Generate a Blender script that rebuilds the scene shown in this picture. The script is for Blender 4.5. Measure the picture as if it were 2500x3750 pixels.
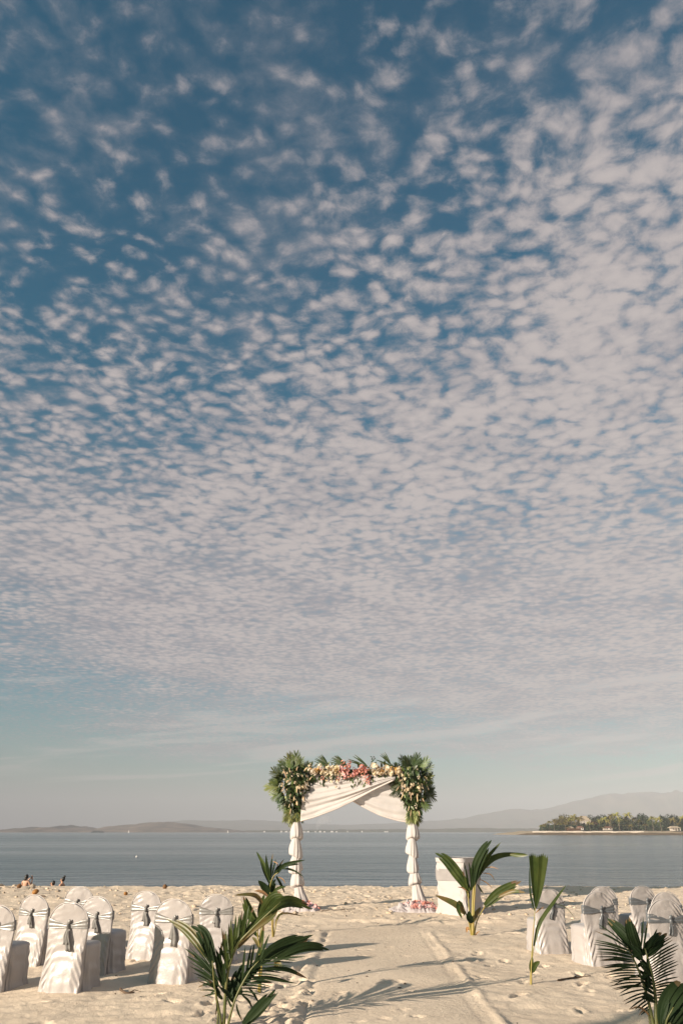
import bpy, bmesh, math, random
import numpy as np
from mathutils import Vector, Matrix

for o in list(bpy.data.objects):
    bpy.data.objects.remove(o, do_unlink=True)
SC = bpy.context.scene
COL = SC.collection
R = math.radians

# ------------------------------------------------------------------ camera
FPX = 2500.0                       # focal length in pixels of the 2500 x 3750 photograph (24 mm lens)
HORIZON = 3046.0
TILT = math.atan((HORIZON - 1875.0) / FPX)
EYE = 1.6
cam_data = bpy.data.cameras.new('camera')
cam = bpy.data.objects.new('camera', cam_data)
COL.objects.link(cam)
cam_data.sensor_fit = 'VERTICAL'
cam_data.sensor_height = 36.0
cam_data.sensor_width = 24.0
cam_data.lens = 36.0 * FPX / 3750.0
cam_data.clip_start = 0.1
cam_data.clip_end = 60000.0
cam.location = (0, 0, EYE)
cam.rotation_euler = (R(90) + TILT, 0, 0)
SC.camera = cam

# ------------------------------------------------------------------ light
SUN_ELEV = R(15.5)
SHADOW_AZ = R(39.0)                # shadows run to the right and away from the camera
toward = Vector((math.cos(SHADOW_AZ) * math.cos(SUN_ELEV), math.sin(SHADOW_AZ) * math.cos(SUN_ELEV), -math.sin(SUN_ELEV)))
sun_data = bpy.data.lights.new('sun', 'SUN')
sun_data.energy = 5.0
sun_data.angle = R(0.5)
sun_data.color = (1.0, 0.86, 0.70)
sun = bpy.data.objects.new('sun', sun_data)
COL.objects.link(sun)
sun.rotation_euler = toward.to_track_quat('-Z', 'Y').to_euler()
sun.location = (-20, -20, 20)

SC.view_settings.view_transform = 'Standard'
SC.view_settings.look = 'None'
SC.view_settings.exposure = 0.85
SC.view_settings.gamma = 1.0
SC.view_settings.use_curve_mapping = False
SC.render.engine = 'CYCLES'
SC.cycles.use_denoising = True
SC.cycles.max_bounces = 8
SC.cycles.transparent_max_bounces = 24
SC.cycles.volume_bounces = 1
SC.cycles.use_adaptive_sampling = True


# ------------------------------------------------------------------ node helpers
class NT:
    """Small helper around a node tree: every method returns an output socket."""
    def __init__(self, tree):
        self.t = tree
        self.n = tree.nodes
        self.l = tree.links

    def put(self, sock, v):
        if isinstance(v, bpy.types.NodeSocket):
            self.l.new(v, sock)
        else:
            sock.default_value = v

    def m(self, op, a, b=None, c=None, clamp=False):
        nd = self.n.new('ShaderNodeMath')
        nd.operation = op
        nd.use_clamp = clamp
        self.put(nd.inputs[0], a)
        if b is not None:
            self.put(nd.inputs[1], b)
        if c is not None:
            self.put(nd.inputs[2], c)
        return nd.outputs[0]

    def ss(self, x, lo, hi, a=0.0, b=1.0):
        nd = self.n.new('ShaderNodeMapRange')
        nd.interpolation_type = 'SMOOTHSTEP'
        nd.inputs['From Min'].default_value = 0
        self.put(nd.inputs['Value'], x)
        self.put(nd.inputs['From Min'], lo)
        self.put(nd.inputs['From Max'], hi)
        self.put(nd.inputs['To Min'], a)
        self.put(nd.inputs['To Max'], b)
        return nd.outputs[0]

    def mix(self, f, a, b, mode='MIX'):
        nd = self.n.new('ShaderNodeMix')
        nd.data_type = 'RGBA'
        nd.blend_type = mode
        self.put(nd.inputs[0], f)
        self.put(nd.inputs[6], a if isinstance(a, bpy.types.NodeSocket) else tuple(a) + (1,) * (4 - len(a)))
        self.put(nd.inputs[7], b if isinstance(b, bpy.types.NodeSocket) else tuple(b) + (1,) * (4 - len(b)))
        return nd.outputs[2]

    def noise(self, vec, scale, detail=4, rough=0.5, dist=0.0, lac=2.0, out=0):
        nd = self.n.new('ShaderNodeTexNoise')
        if vec is not None:
            self.l.new(vec, nd.inputs['Vector'])
        self.put(nd.inputs['Scale'], scale)
        nd.inputs['Detail'].default_value = detail
        nd.inputs['Roughness'].default_value = rough
        nd.inputs['Lacunarity'].default_value = lac
        nd.inputs['Distortion'].default_value = dist
        return nd.outputs[out]

    def xyz(self, x, y, z=0.0):
        nd = self.n.new('ShaderNodeCombineXYZ')
        self.put(nd.inputs[0], x)
        self.put(nd.inputs[1], y)
        self.put(nd.inputs[2], z)
        return nd.outputs[0]

    def sep(self, v):
        nd = self.n.new('ShaderNodeSeparateXYZ')
        self.l.new(v, nd.inputs[0])
        return nd.outputs

    def mapping(self, v, scale=(1, 1, 1), rot=(0, 0, 0), loc=(0, 0, 0)):
        nd = self.n.new('ShaderNodeMapping')
        self.l.new(v, nd.inputs[0])
        nd.inputs['Location'].default_value = loc
        nd.inputs['Rotation'].default_value = rot
        nd.inputs['Scale'].default_value = scale
        return nd.outputs[0]

    def ramp(self, f, stops):
        nd = self.n.new('ShaderNodeValToRGB')
        self.put(nd.inputs[0], f)
        e = nd.color_ramp.elements
        while len(e) < len(stops):
            e.new(0.5)
        for k, (p, c) in enumerate(stops):
            e[k].position = p
            e[k].color = tuple(c) + (1,) * (4 - len(c))
        return nd.outputs[0]

    def bump(self, h, strength, dist, normal=None):
        nd = self.n.new('ShaderNodeBump')
        nd.inputs['Strength'].default_value = strength
        nd.inputs['Distance'].default_value = dist
        self.put(nd.inputs['Height'], h)
        if normal is not None:
            self.l.new(normal, nd.inputs['Normal'])
        return nd.outputs[0]

    def coord(self, which='Object'):
        nd = self.n.new('ShaderNodeTexCoord')
        return nd.outputs[which]


# ------------------------------------------------------------------ sky with a deck of small clouds
world = bpy.data.worlds.new('World')
SC.world = world
world.use_nodes = True
w = NT(world.node_tree)
w.n.clear()
SKY = 0.064
sky = w.n.new('ShaderNodeTexSky')
sky.sky_type = 'NISHITA'
sky.sun_disc = False
sky.sun_elevation = SUN_ELEV
to_sun = -toward
sky.sun_rotation = math.atan2(to_sun.x, to_sun.y)
sky.altitude = 0
sky.air_density = 1.0
sky.dust_density = 1.2
sky.ozone_density = 1.6
d = w.coord('Generated')
dx, dy, dz = w.sep(d)
dzc = w.m('ADD', w.m('MAXIMUM', dz, 0.0), 0.035)
px = w.m('DIVIDE', dx, dzc)
py = w.m('DIVIDE', dy, dzc)
p = w.xyz(px, py, 0.0)
r = w.m('SQRT', w.m('ADD', w.m('MULTIPLY', px, px), w.m('MULTIPLY', py, py)))
lat = w.m('DIVIDE', px, w.m('ADD', r, 1.0))
# coverage: thin overhead, closing towards the horizon and to the right, open again far out
jit = w.m('SUBTRACT', w.noise(p, 0.9, 3, 0.55), 0.5)
jit2 = w.m('SUBTRACT', w.noise(p, 3.0, 3, 0.55), 0.5)
cov = w.m('ADD', w.m('MULTIPLY', w.m('SUBTRACT', r, 0.90), 0.95), w.m('MULTIPLY', lat, 1.75))
cov = w.m('MINIMUM', w.m('MAXIMUM', cov, -0.38), 0.74)
cov = w.m('ADD', cov, w.m('MULTIPLY', jit, 0.8))
cov = w.m('ADD', cov, w.m('MULTIPLY', jit2, 0.7))
far = w.ss(w.m('ADD', w.m('SUBTRACT', r, w.m('MULTIPLY', px, 0.45)), w.m('ADD', w.m('MULTIPLY', jit, 4.0), w.m('MULTIPLY', w.m('SUBTRACT', w.noise(w.mapping(p, scale=(0.8, 1, 1), rot=(0, 0, 0.5)), 0.24, 3, 0.6), 0.5), 16.0))), 3.6, 8.6)
cov = w.m('SUBTRACT', cov, w.m('MULTIPLY', far, 1.1))
# puffs
pr = w.mapping(p, scale=(1.0, 1.12, 1), rot=(0, 0, R(14)))
warp = w.n.new('ShaderNodeVectorMath')
warp.operation = 'MULTIPLY_ADD'
w.l.new(w.noise(pr, 6.0, 3, 0.55, out=1), warp.inputs[0])
warp.inputs[1].default_value = (0.075, 0.075, 0)
w.l.new(pr, warp.inputs[2])
pw = warp.outputs[0]
n1 = w.noise(pw, 19.0, 8, 0.66)
vor = w.n.new('ShaderNodeTexVoronoi')
vor.feature = 'SMOOTH_F1'
vor.inputs['Scale'].default_value = 27.0
vor.inputs['Smoothness'].default_value = 0.45
w.l.new(pw, vor.inputs['Vector'])
cell = w.m('SUBTRACT', 0.50, vor.outputs['Distance'])
puff = w.m('ADD', w.m('MULTIPLY', w.m('SUBTRACT', n1, 0.5), 1.25), w.m('MULTIPLY', cell, 0.62))
thr = w.m('SUBTRACT', 0.07, w.m('MULTIPLY', cov, 0.46))
soft = w.ss(r, 1.2, 4.0, 0.0, 0.30)
alpha = w.ss(puff, w.m('SUBTRACT', w.m('SUBTRACT', thr, 0.22), soft), w.m('ADD', w.m('ADD', thr, 0.30), w.m('MULTIPLY', soft, 0.5)))
# thin mottled veil between the puffs
vn = w.noise(w.mapping(p, scale=(1, 1.3, 1), rot=(0, 0, R(-30))), 3.0, 6, 0.6)
veil = w.m('MULTIPLY', w.ss(w.m('ADD', w.m('MULTIPLY', puff, 0.55), vn), 0.34, 0.86), w.ss(r, 0.5, 2.0, 0.46, 0.66))
alpha = w.m('MULTIPLY', alpha, w.m('MULTIPLY', w.ss(r, 0.45, 1.0, 0.70, 0.97), w.ss(r, 8, 14, 1.0, 0.0)))
dens = w.m('SUBTRACT', 1.0, w.m('MULTIPLY', w.m('SUBTRACT', 1.0, alpha), w.m('SUBTRACT', 1.0, w.m('MULTIPLY', veil, w.ss(far, 0, 1, 1.0, 0.35)))))
floor_ = w.m('MULTIPLY', w.ss(r, 1.3, 2.8, 0.0, 0.50), w.ss(far, 0.0, 0.8, 1.0, 0.0))
dens = w.m('MAXIMUM', dens, w.m('ADD', w.m('MULTIPLY', dens, 0.5), floor_))
# long streaks low down
elev = w.m('ARCSINE', dz)
azm = w.m('ARCTAN2', dx, dy)
st = w.noise(w.xyz(w.m('MULTIPLY', azm, 3.0), w.m('ADD', w.m('MULTIPLY', elev, 42.0), w.m('MULTIPLY', azm, -3.5)), 4.7), 1.0, 5, 0.55, 0.4)
streak = w.m('MULTIPLY', w.ss(st, 0.50, 0.68), w.m('MULTIPLY', w.ss(elev, 0.03, 0.07), w.ss(elev, 0.15, 0.26, 0.75, 0.0)))
dens = w.m('MAXIMUM', dens, streak)
low = w.ss(elev, 0.0, 0.15, 0.62, 0.0)
dens = w.m('MAXIMUM', dens, low)
lit = w.ss(w.m('ADD', w.m('SUBTRACT', puff, thr), w.m('MULTIPLY', jit2, 0.9)), -0.12, 0.62)
c_lo = (0.188, 0.180, 0.194)
c_hi = (0.302, 0.272, 0.264)
lit = w.m('ADD', w.m('MULTIPLY', lit, w.m('SUBTRACT', 1.0, low)), w.m('MULTIPLY', low, 0.30))
lit = w.m('MAXIMUM', lit, w.m('MULTIPLY', streak, 1.9), clamp=True)
ccol = w.mix(lit, tuple(v / SKY for v in c_lo), tuple(v / SKY for v in c_hi))
hs = w.n.new('ShaderNodeHueSaturation')
hs.inputs['Saturation'].default_value = 1.25
hs.inputs['Value'].default_value = 0.84
w.l.new(sky.outputs[0], hs.inputs['Color'])
clear = w.mix(w.ss(dz, 0.06, 0.55, 0.45, 1.0), hs.outputs[0], w.mix(1.0, hs.outputs[0], (0.13, 1.10, 1.00), 'MULTIPLY'))
mixed = w.mix(dens, clear, ccol)
bg = w.n.new('ShaderNodeBackground')
w.l.new(mixed, bg.inputs[0])
bg.inputs[1].default_value = SKY
wo = w.n.new('ShaderNodeOutputWorld')
w.l.new(bg.outputs[0], wo.inputs[0])
world.cycles.sampling_method = 'MANUAL'
world.cycles.sample_map_resolution = 1024

# ------------------------------------------------------------------ object helpers
CT, ST = math.cos(TILT), math.sin(TILT)


def at(px, py, Y):
    """World point at ground distance Y that the photograph shows at pixel (px, py)."""
    u = (px - 1250.0) / FPX
    v = (1875.0 - py) / FPX
    k = Y / (CT - v * ST)
    return Vector((u * k, Y, EYE + (ST + v * CT) * k))


def on_plane(px, py, z=0.0):
    """World point where the line of sight through (px, py) meets height z."""
    u = (px - 1250.0) / FPX
    v = (1875.0 - py) / FPX
    k = (z - EYE) / (ST + v * CT)
    return Vector((u * k, (CT - v * ST) * k, z))


def tag(o, label=None, cat=None, group=None, kind=None):
    if label:
        o['label'] = label
    if cat:
        o['category'] = cat
    if group:
        o['group'] = group
    if kind:
        o['kind'] = kind
    return o


def link(name, mesh, parent=None, loc=None, rot=None, scale=None):
    o = bpy.data.objects.new(name, mesh)
    COL.objects.link(o)
    if parent is not None:
        o.parent = parent
    if loc is not None:
        o.location = loc
    if rot is not None:
        o.rotation_euler = rot
    if scale is not None:
        o.scale = scale if hasattr(scale, '__len__') else (scale,) * 3
    return o


def empty(name, loc=(0, 0, 0), rz=0.0):
    o = bpy.data.objects.new(name, None)
    o.empty_display_size = 0.2
    COL.objects.link(o)
    o.location = loc
    o.rotation_euler = (0, 0, rz)
    return o


def mesh_np(name, verts, faces, mats=(), smooth=True, fmat=None):
    me = bpy.data.meshes.new(name)
    verts = np.asarray(verts, dtype=np.float32)
    if isinstance(faces, np.ndarray) and faces.ndim == 2:
        n, k = faces.shape
        me.vertices.add(len(verts))
        me.vertices.foreach_set('co', verts.ravel())
        me.loops.add(n * k)
        me.loops.foreach_set('vertex_index', faces.astype(np.int32).ravel())
        me.polygons.add(n)
        me.polygons.foreach_set('loop_start', np.arange(0, n * k, k, dtype=np.int32))
        me.update(calc_edges=True)
    else:
        me.from_pydata([tuple(map(float, v)) for v in verts], [], [tuple(map(int, f)) for f in faces])
        me.update()
    for m in (mats if isinstance(mats, (list, tuple)) else [mats]):
        me.materials.append(m)
    if smooth:
        me.polygons.foreach_set('use_smooth', np.ones(len(me.polygons), dtype=bool))
    if fmat is not None:
        me.polygons.foreach_set('material_index', np.asarray(fmat, dtype=np.int32))
    me.validate()
    me.update()
    return me


class MB:
    """Collects vertices and faces for one mesh."""
    def __init__(self):
        self.v, self.f, self.m = [], [], []

    def add(self, v, f, mi=0):
        b = len(self.v)
        self.v.extend([tuple(map(float, p)) for p in v])
        self.f.extend([tuple(int(i) + b for i in q) for q in f])
        self.m.extend([mi] * len(f))

    def box(self, x0, x1, y0, y1, z0, z1, mi=0):
        v = [(x, y, z) for x in (x0, x1) for y in (y0, y1) for z in (z0, z1)]
        self.add(v, [(0, 1, 3, 2), (4, 6, 7, 5), (0, 4, 5, 1), (2, 3, 7, 6), (0, 2, 6, 4), (1, 5, 7, 3)], mi)

    def tube(self, pts, rad, n=8, mi=0):
        pts = [Vector(q) for q in pts]
        rads = rad if hasattr(rad, '__len__') else [rad] * len(pts)
        V, F = [], []
        up = Vector((0.13, 0.21, 1)).normalized()
        for i, q in enumerate(pts):
            t = (pts[min(i + 1, len(pts) - 1)] - pts[max(i - 1, 0)]).normalized()
            a = t.cross(up)
            if a.length < 0.05:
                a = t.cross(Vector((1, 0, 0)))
            a.normalize()
            b = t.cross(a)
            for k in range(n):
                an = 2 * math.pi * k / n
                V.append(q + (a * math.cos(an) + b * math.sin(an)) * rads[i])
        for i in range(len(pts) - 1):
            for k in range(n):
                F.append((i * n + k, i * n + (k + 1) % n, (i + 1) * n + (k + 1) % n, (i + 1) * n + k))
        F.append(tuple(range(n))[::-1])
        F.append(tuple((len(pts) - 1) * n + k for k in range(n)))
        self.add(V, F, mi)

    def mesh(self, name, mats, smooth=True):
        return mesh_np(name, self.v, self.f, mats, smooth, self.m)


def grid_faces(nu, nv, cu=False, cv=False):
    iu = np.arange(nu if cu else nu - 1)
    iv = np.arange(nv if cv else nv - 1)
    A, B = np.meshgrid(iu, iv, indexing='ij')
    A, B = A.ravel(), B.ravel()
    A2, B2 = (A + 1) % nu, (B + 1) % nv
    return np.stack([A * nv + B, A2 * nv + B, A2 * nv + B2, A * nv + B2], 1)


# value noise on arrays
def _hash(ix, iy, seed):
    h = (ix.astype(np.int64) * 374761393 + iy.astype(np.int64) * 668265263 + seed * 974634757) & 0xFFFFFFFF
    h = ((h ^ (h >> 13)) * 1274126177) & 0xFFFFFFFF
    h = h ^ (h >> 16)
    return (h & 0xFFFFFF) / float(0xFFFFFF)


def vnoise(x, y, seed=0):
    x, y = np.asarray(x, float), np.asarray(y, float)
    ix, iy = np.floor(x), np.floor(y)
    fx, fy = x - ix, y - iy
    fx = fx * fx * fx * (fx * (fx * 6 - 15) + 10)
    fy = fy * fy * fy * (fy * (fy * 6 - 15) + 10)
    a, b = _hash(ix, iy, seed), _hash(ix + 1, iy, seed)
    c, e = _hash(ix, iy + 1, seed), _hash(ix + 1, iy + 1, seed)
    return (a * (1 - fx) + b * fx) * (1 - fy) + (c * (1 - fx) + e * fx) * fy - 0.5


def fbm(x, y, seed=0, oct=4, gain=0.5):
    t, a, f = 0, 1.0, 1.0
    for k in range(oct):
        t = t + a * vnoise(np.asarray(x) * f + 17.3 * k, np.asarray(y) * f + 9.1 * k, seed + k)
        a *= gain
        f *= 2.03
    return t


def sstep(x, a, b):
    t = np.clip((np.asarray(x, float) - a) / (b - a), 0, 1)
    return t * t * (3 - 2 * t)


# ------------------------------------------------------------------ materials
MATS = {}


def mat(name, color=(0.5, 0.5, 0.5), rough=0.6, var=0.12, scale=6.0, bump=0.0, bscale=60.0, color2=None, spec=0.5,
        sheen=0.0, transl=0.0, detail=5, coord='Object', bdist=0.01, obvar=0.0, sheer=0.0):
    """Procedural material: noise-varied base colour, optional relief, optional light passing through."""
    m = bpy.data.materials.new(name)
    m.use_nodes = True
    t = NT(m.node_tree)
    t.n.clear()
    co = t.coord(coord)
    nz = t.noise(co, scale, detail, 0.6)
    c2 = color2 if color2 else tuple(v * (1 - 2 * var) for v in color)
    col = t.mix(t.ss(nz, 0.3, 0.7), color, c2)
    if obvar:
        oi = t.n.new('ShaderNodeObjectInfo')
        hsv = t.n.new('ShaderNodeHueSaturation')
        t.l.new(col, hsv.inputs['Color'])
        t.l.new(t.m('ADD', 1.0 - obvar, t.m('MULTIPLY', oi.outputs['Random'], 2 * obvar)), hsv.inputs['Value'])
        t.l.new(t.m('ADD', 0.5 - obvar * 0.06, t.m('MULTIPLY', oi.outputs['Random'], obvar * 0.12)), hsv.inputs['Hue'])
        col = hsv.outputs[0]
    b = t.n.new('ShaderNodeBsdfPrincipled')
    t.l.new(col, b.inputs['Base Color'])
    b.inputs['Roughness'].default_value = rough
    b.inputs['Specular IOR Level'].default_value = spec
    if sheen:
        b.inputs['Sheen Weight'].default_value = sheen
        b.inputs['Sheen Roughness'].default_value = 0.4
    if bump:
        t.l.new(t.bump(t.noise(co, bscale, 4, 0.6), bump, bdist), b.inputs['Normal'])
    out = t.n.new('ShaderNodeOutputMaterial')
    sh = b.outputs[0]
    if transl:
        tr = t.n.new('ShaderNodeBsdfTranslucent')
        t.l.new(col, tr.inputs[0])
        mx = t.n.new('ShaderNodeMixShader')
        mx.inputs[0].default_value = transl
        t.l.new(sh, mx.inputs[1])
        t.l.new(tr.outputs[0], mx.inputs[2])
        sh = mx.outputs[0]
    if sheer:
        tp = t.n.new('ShaderNodeBsdfTransparent')
        mx = t.n.new('ShaderNodeMixShader')
        mx.inputs[0].default_value = sheer
        t.l.new(sh, mx.inputs[1])
        t.l.new(tp.outputs[0], mx.inputs[2])
        sh = mx.outputs[0]
    t.l.new(sh, out.inputs[0])
    MATS[name] = m
    return m


# ------------------------------------------------------------------ the beach
WATER = -1.2
CREST = 24.7
rng = np.random.default_rng(7)

xs = np.concatenate([-np.geomspace(900, 14.2, 46), np.arange(-14, -6.0, 0.07), np.arange(-6.0, 6.0, 0.034),
                     np.arange(6.0, 14.0, 0.07), np.geomspace(14.2, 900, 46)])
ys = np.concatenate([np.linspace(-60, 3.5, 26), np.arange(4.0, 13.0, 0.034), np.arange(13.0, 26.5, 0.06),
                     np.arange(26.5, 60, 0.8)])
GX, GY = np.meshgrid(xs, ys, indexing='ij')


def aisle_mask(x, y):
    a = sstep(x, -0.55, -0.15) * (1 - sstep(x, 1.36, 1.46))
    return a * (1 - sstep(y, 14.0, 15.2))


def beach_height(X, Y):
    am = aisle_mask(X, Y)
    rough = 1.0 - 0.86 * am
    z = 0.050 * fbm(X / 2.6, Y / 2.6, 3, 3)
    z = z + rough * 0.024 * fbm(X / 0.8, Y / 0.6, 11, 3)
    z = z + rough * 0.013 * fbm(X / 0.2, Y / 0.16, 23, 3, 0.6)
    # trampled strip between the arch and the crest
    tr = sstep(Y, 15.8, 17.5)
    z = z + tr * 0.046 * np.abs(fbm(X / 0.42, Y / 0.33, 31, 3, 0.55)) + tr * 0.016 * fbm(X / 0.17, Y / 0.13, 37, 2)
    # wind ripples low on the left
    rp = sstep(-X, 1.2, 2.5) * (1 - sstep(Y, 9.0, 11))
    z = z + rp * 0.006 * np.sin((Y * 1.0 - X * 0.35) * 26 + 3 * fbm(X / 0.8, Y / 0.8, 41, 2))
    # raked ridge and groove along the aisle's right side, low step on the left
    wob = 0.03 * fbm(Y / 0.35, X * 0, 51, 3)
    e = X - 1.50 - wob - 0.012 * (Y - 10)
    ends = 1 - sstep(Y, 13.6, 14.4)
    z = z + ends * (0.016 * (0.45 + sstep(vnoise(Y / 0.55, X * 0, 78), -0.3, 0.3)) * np.exp(-(e / 0.04) ** 2) - 0.008 * np.exp(-((e + 0.17) / 0.016) ** 2))
    el = X + 0.36 - 1.3 * wob - 0.02 * (Y - 8)
    z = z + ends * (0.014 * np.exp(-((el + 0.10) / 0.07) ** 2) - 0.020 * np.exp(-(el / 0.035) ** 2) * (0.3 + sstep(vnoise(Y / 0.3, X * 0, 77), -0.1, 0.2)))
    cr = X + 0.04 - 0.5 * wob
    z = z - (1 - sstep(Y, 8.7, 9.2)) * 0.014 * np.exp(-(cr / 0.012) ** 2)
    # low heaped lip at the far end of the smoothed sand
    lip = Y - 15.6 - 0.25 * fbm(X / 1.1, Y * 0, 61, 3)
    z = z + 0.045 * np.exp(-(lip / 0.14) ** 2) * sstep(X, -0.6, 0.6) * (1 - sstep(X, 3.0, 3.8))
    # heaps low on the right
    z = z + 0.10 * sstep(X, 1.9, 3.0) * np.exp(-((Y - 7.55 - 0.12 * X * 0.5) / 0.28) ** 2) * (0.6 + fbm(X / 0.5, Y / 0.5, 67, 3))
    # crest and fall to the water
    yc = CREST - 0.035 * X + 0.5 * fbm(X / 3.0, X * 0, 71, 3)
    over = np.maximum(Y - yc, 0)
    z = z - np.minimum(over * 0.16 * sstep(over, 0, 1.2), 5.0)
    return z


GZ = beach_height(GX, GY)


def dent(cx, cy, l, wd, ang, depth):
    rr = max(l, wd) * 2.2
    i0, i1 = np.searchsorted(xs, [cx - rr, cx + rr])
    j0, j1 = np.searchsorted(ys, [cy - rr, cy + rr])
    if i1 - i0 < 2 or j1 - j0 < 2:
        return
    x = GX[i0:i1, j0:j1] - cx
    y = GY[i0:i1, j0:j1] - cy
    a = (x * math.cos(ang) + y * math.sin(ang)) / l
    b = (-x * math.sin(ang) + y * math.cos(ang)) / wd
    q = np.sqrt(a * a + b * b)
    q = q * (1 + 0.35 * vnoise(GX[i0:i1, j0:j1] / 0.09, GY[i0:i1, j0:j1] / 0.09, int(cx * 100) % 97))
    GZ[i0:i1, j0:j1] += -depth * np.exp(-q ** 4) + 0.42 * depth * np.exp(-((q - 1.35) / 0.35) ** 2)


for k in range(150):          # footprints around the chairs
    x, y = rng.uniform(-5.5, 5.5), rng.uniform(6.8, 13.5)
    if -0.3 < x < 1.6:
        continue
    dent(x, y, rng.uniform(0.08, 0.14), rng.uniform(0.035, 0.06), rng.uniform(0.6, 2.4), rng.uniform(0.018, 0.046))
for k in range(420):          # trampled sand by the arch and up to the crest
    x, y = rng.uniform(-12, 12), rng.uniform(12.5, 24.3)
    if -0.3 < x < 1.6 and y < 15:
        continue
    dent(x, y, rng.uniform(0.10, 0.20), rng.uniform(0.05, 0.10), rng.uniform(0, 3.1), rng.uniform(0.012, 0.042))
for k in range(70):           # trodden edge left of the aisle
    x, y = rng.uniform(-1.5, -0.35), rng.uniform(7.0, 10.5)
    dent(x, y, rng.uniform(0.07, 0.13), rng.uniform(0.04, 0.06), rng.uniform(0.8, 2.2), rng.uniform(0.015, 0.04))
for (qx, qy) in [(1482, 3500), (1405, 3605), (1455, 3600), (1492, 3632), (1476, 3702), (1528, 3732), (1408, 3735), (1320, 3480),
                 (1345, 3478), (1425, 3470), (1240, 3642), (1245, 3635), (1310, 3745), (1765, 3578), (1850, 3606), (1915, 3638), (1330, 3500)]:
    g = on_plane(qx, qy)
    dent(g.x, g.y, rng.uniform(0.05, 0.09), rng.uniform(0.03, 0.05), rng.uniform(-0.6, 0.6), rng.uniform(0.015, 0.028))


def ground(x, y):
    i = int(np.clip(np.searchsorted(xs, x) - 1, 0, len(xs) - 2))
    j = int(np.clip(np.searchsorted(ys, y) - 1, 0, len(ys) - 2))
    fx = (x - xs[i]) / (xs[i + 1] - xs[i])
    fy = (y - ys[j]) / (ys[j + 1] - ys[j])
    return float((GZ[i, j] * (1 - fx) + GZ[i + 1, j] * fx) * (1 - fy) + (GZ[i, j + 1] * (1 - fx) + GZ[i + 1, j + 1] * fx) * fy)


def sand_material():
    m = bpy.data.materials.new('sand')
    m.use_nodes = True
    t = NT(m.node_tree)
    t.n.clear()
    co = t.coord('Object')
    big = t.noise(co, 0.55, 4, 0.55)
    mid = t.noise(co, 3.5, 5, 0.6)
    fine = t.noise(co, 120.0, 3, 0.7)
    c = t.mix(t.ss(big, 0.35, 0.68), (0.800, 0.660, 0.510), (0.745, 0.608, 0.465))
    c = t.mix(t.m('MULTIPLY', t.ss(mid, 0.42, 0.75), 0.35), c, (0.575, 0.450, 0.335))
    c = t.mix(t.m('MULTIPLY', t.ss(fine, 0.35, 0.8), 0.35), c, (0.48, 0.365, 0.265))
    # scattered darker crumbs of shell and coral
    v = t.n.new('ShaderNodeTexVoronoi')
    v.inputs['Scale'].default_value = 9.0
    t.l.new(co, v.inputs['Vector'])
    crumb = t.m('MULTIPLY', t.ss(v.outputs['Distance'], 0.16, 0.06), t.ss(t.noise(co, 1.3, 3), 0.52, 0.66))
    c = t.mix(t.m('MULTIPLY', crumb, 0.5), c, (0.30, 0.22, 0.15))
    b = t.n.new('ShaderNodeBsdfPrincipled')
    t.l.new(c, b.inputs['Base Color'])
    b.inputs['Roughness'].default_value = 0.92
    b.inputs['Specular IOR Level'].default_value = 0.15
    n1 = t.bump(t.noise(co, 14.0, 6, 0.7), 0.6, 0.026)
    n2 = t.bump(fine, 0.6, 0.006, n1)
    t.l.new(n2, b.inputs['Normal'])
    out = t.n.new('ShaderNodeOutputMaterial')
    t.l.new(b.outputs[0], out.inputs[0])
    return m


SAND = sand_material()
beach = link('beach', mesh_np('beach', np.stack([GX, GY, GZ], -1).reshape(-1, 3), grid_faces(len(xs), len(ys)), [SAND]))
tag(beach, kind='structure')


# ------------------------------------------------------------------ the sea
def sea_material():
    m = bpy.data.materials.new('sea_water')
    m.use_nodes = True
    t = NT(m.node_tree)
    t.n.clear()
    co = t.coord('Object')
    b = t.n.new('ShaderNodeBsdfPrincipled')
    b.inputs['Base Color'].default_value = (0.020, 0.056, 0.070, 1)
    b.inputs['IOR'].default_value = 1.333
    slick = t.noise(t.mapping(co, scale=(0.0016, 0.020, 1)), 1.0, 5, 0.6, 0.3)
    t.l.new(t.ss(slick, 0.40, 0.66, 0.16, 0.09), b.inputs['Roughness'])
    chop = t.ss(slick, 0.42, 0.68, 1.0, 0.34)
    h1 = t.noise(t.mapping(co, scale=(0.62, 1.0, 1), rot=(0, 0, R(7))), 0.55, 4, 0.6, 0.5)
    h2 = t.noise(t.mapping(co, scale=(0.6, 1.0, 1), rot=(0, 0, R(-12))), 2.6, 3, 0.6, 0.4)
    h3 = t.noise(t.mapping(co, scale=(0.3, 1.0, 1), rot=(0, 0, R(4))), 0.06, 3, 0.6, 0.4)
    h = t.m('ADD', t.m('MULTIPLY', h1, 0.38), t.m('MULTIPLY', h2, 0.10))
    h = t.m('ADD', h, t.m('MULTIPLY', h3, 1.1))
    h = t.m('MULTIPLY', h, chop)
    t.l.new(t.bump(h, 1.0, 1.0), b.inputs['Normal'])
    out = t.n.new('ShaderNodeOutputMaterial')
    t.l.new(b.outputs[0], out.inputs[0])
    return m


sx = np.array([-16000, -4000, -900, -250, 0, 250, 900, 4000, 16000.0])
sy = np.array([28.0, 60, 150, 400, 1200, 4000, 12500.0])
AX, AY = np.meshgrid(sx, sy, indexing='ij')
sea = link('sea', mesh_np('sea', np.stack([AX, AY, AX * 0 + WATER], -1).reshape(-1, 3), grid_faces(len(sx), len(sy)), [sea_material()]))
tag(sea, kind='structure')


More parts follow.
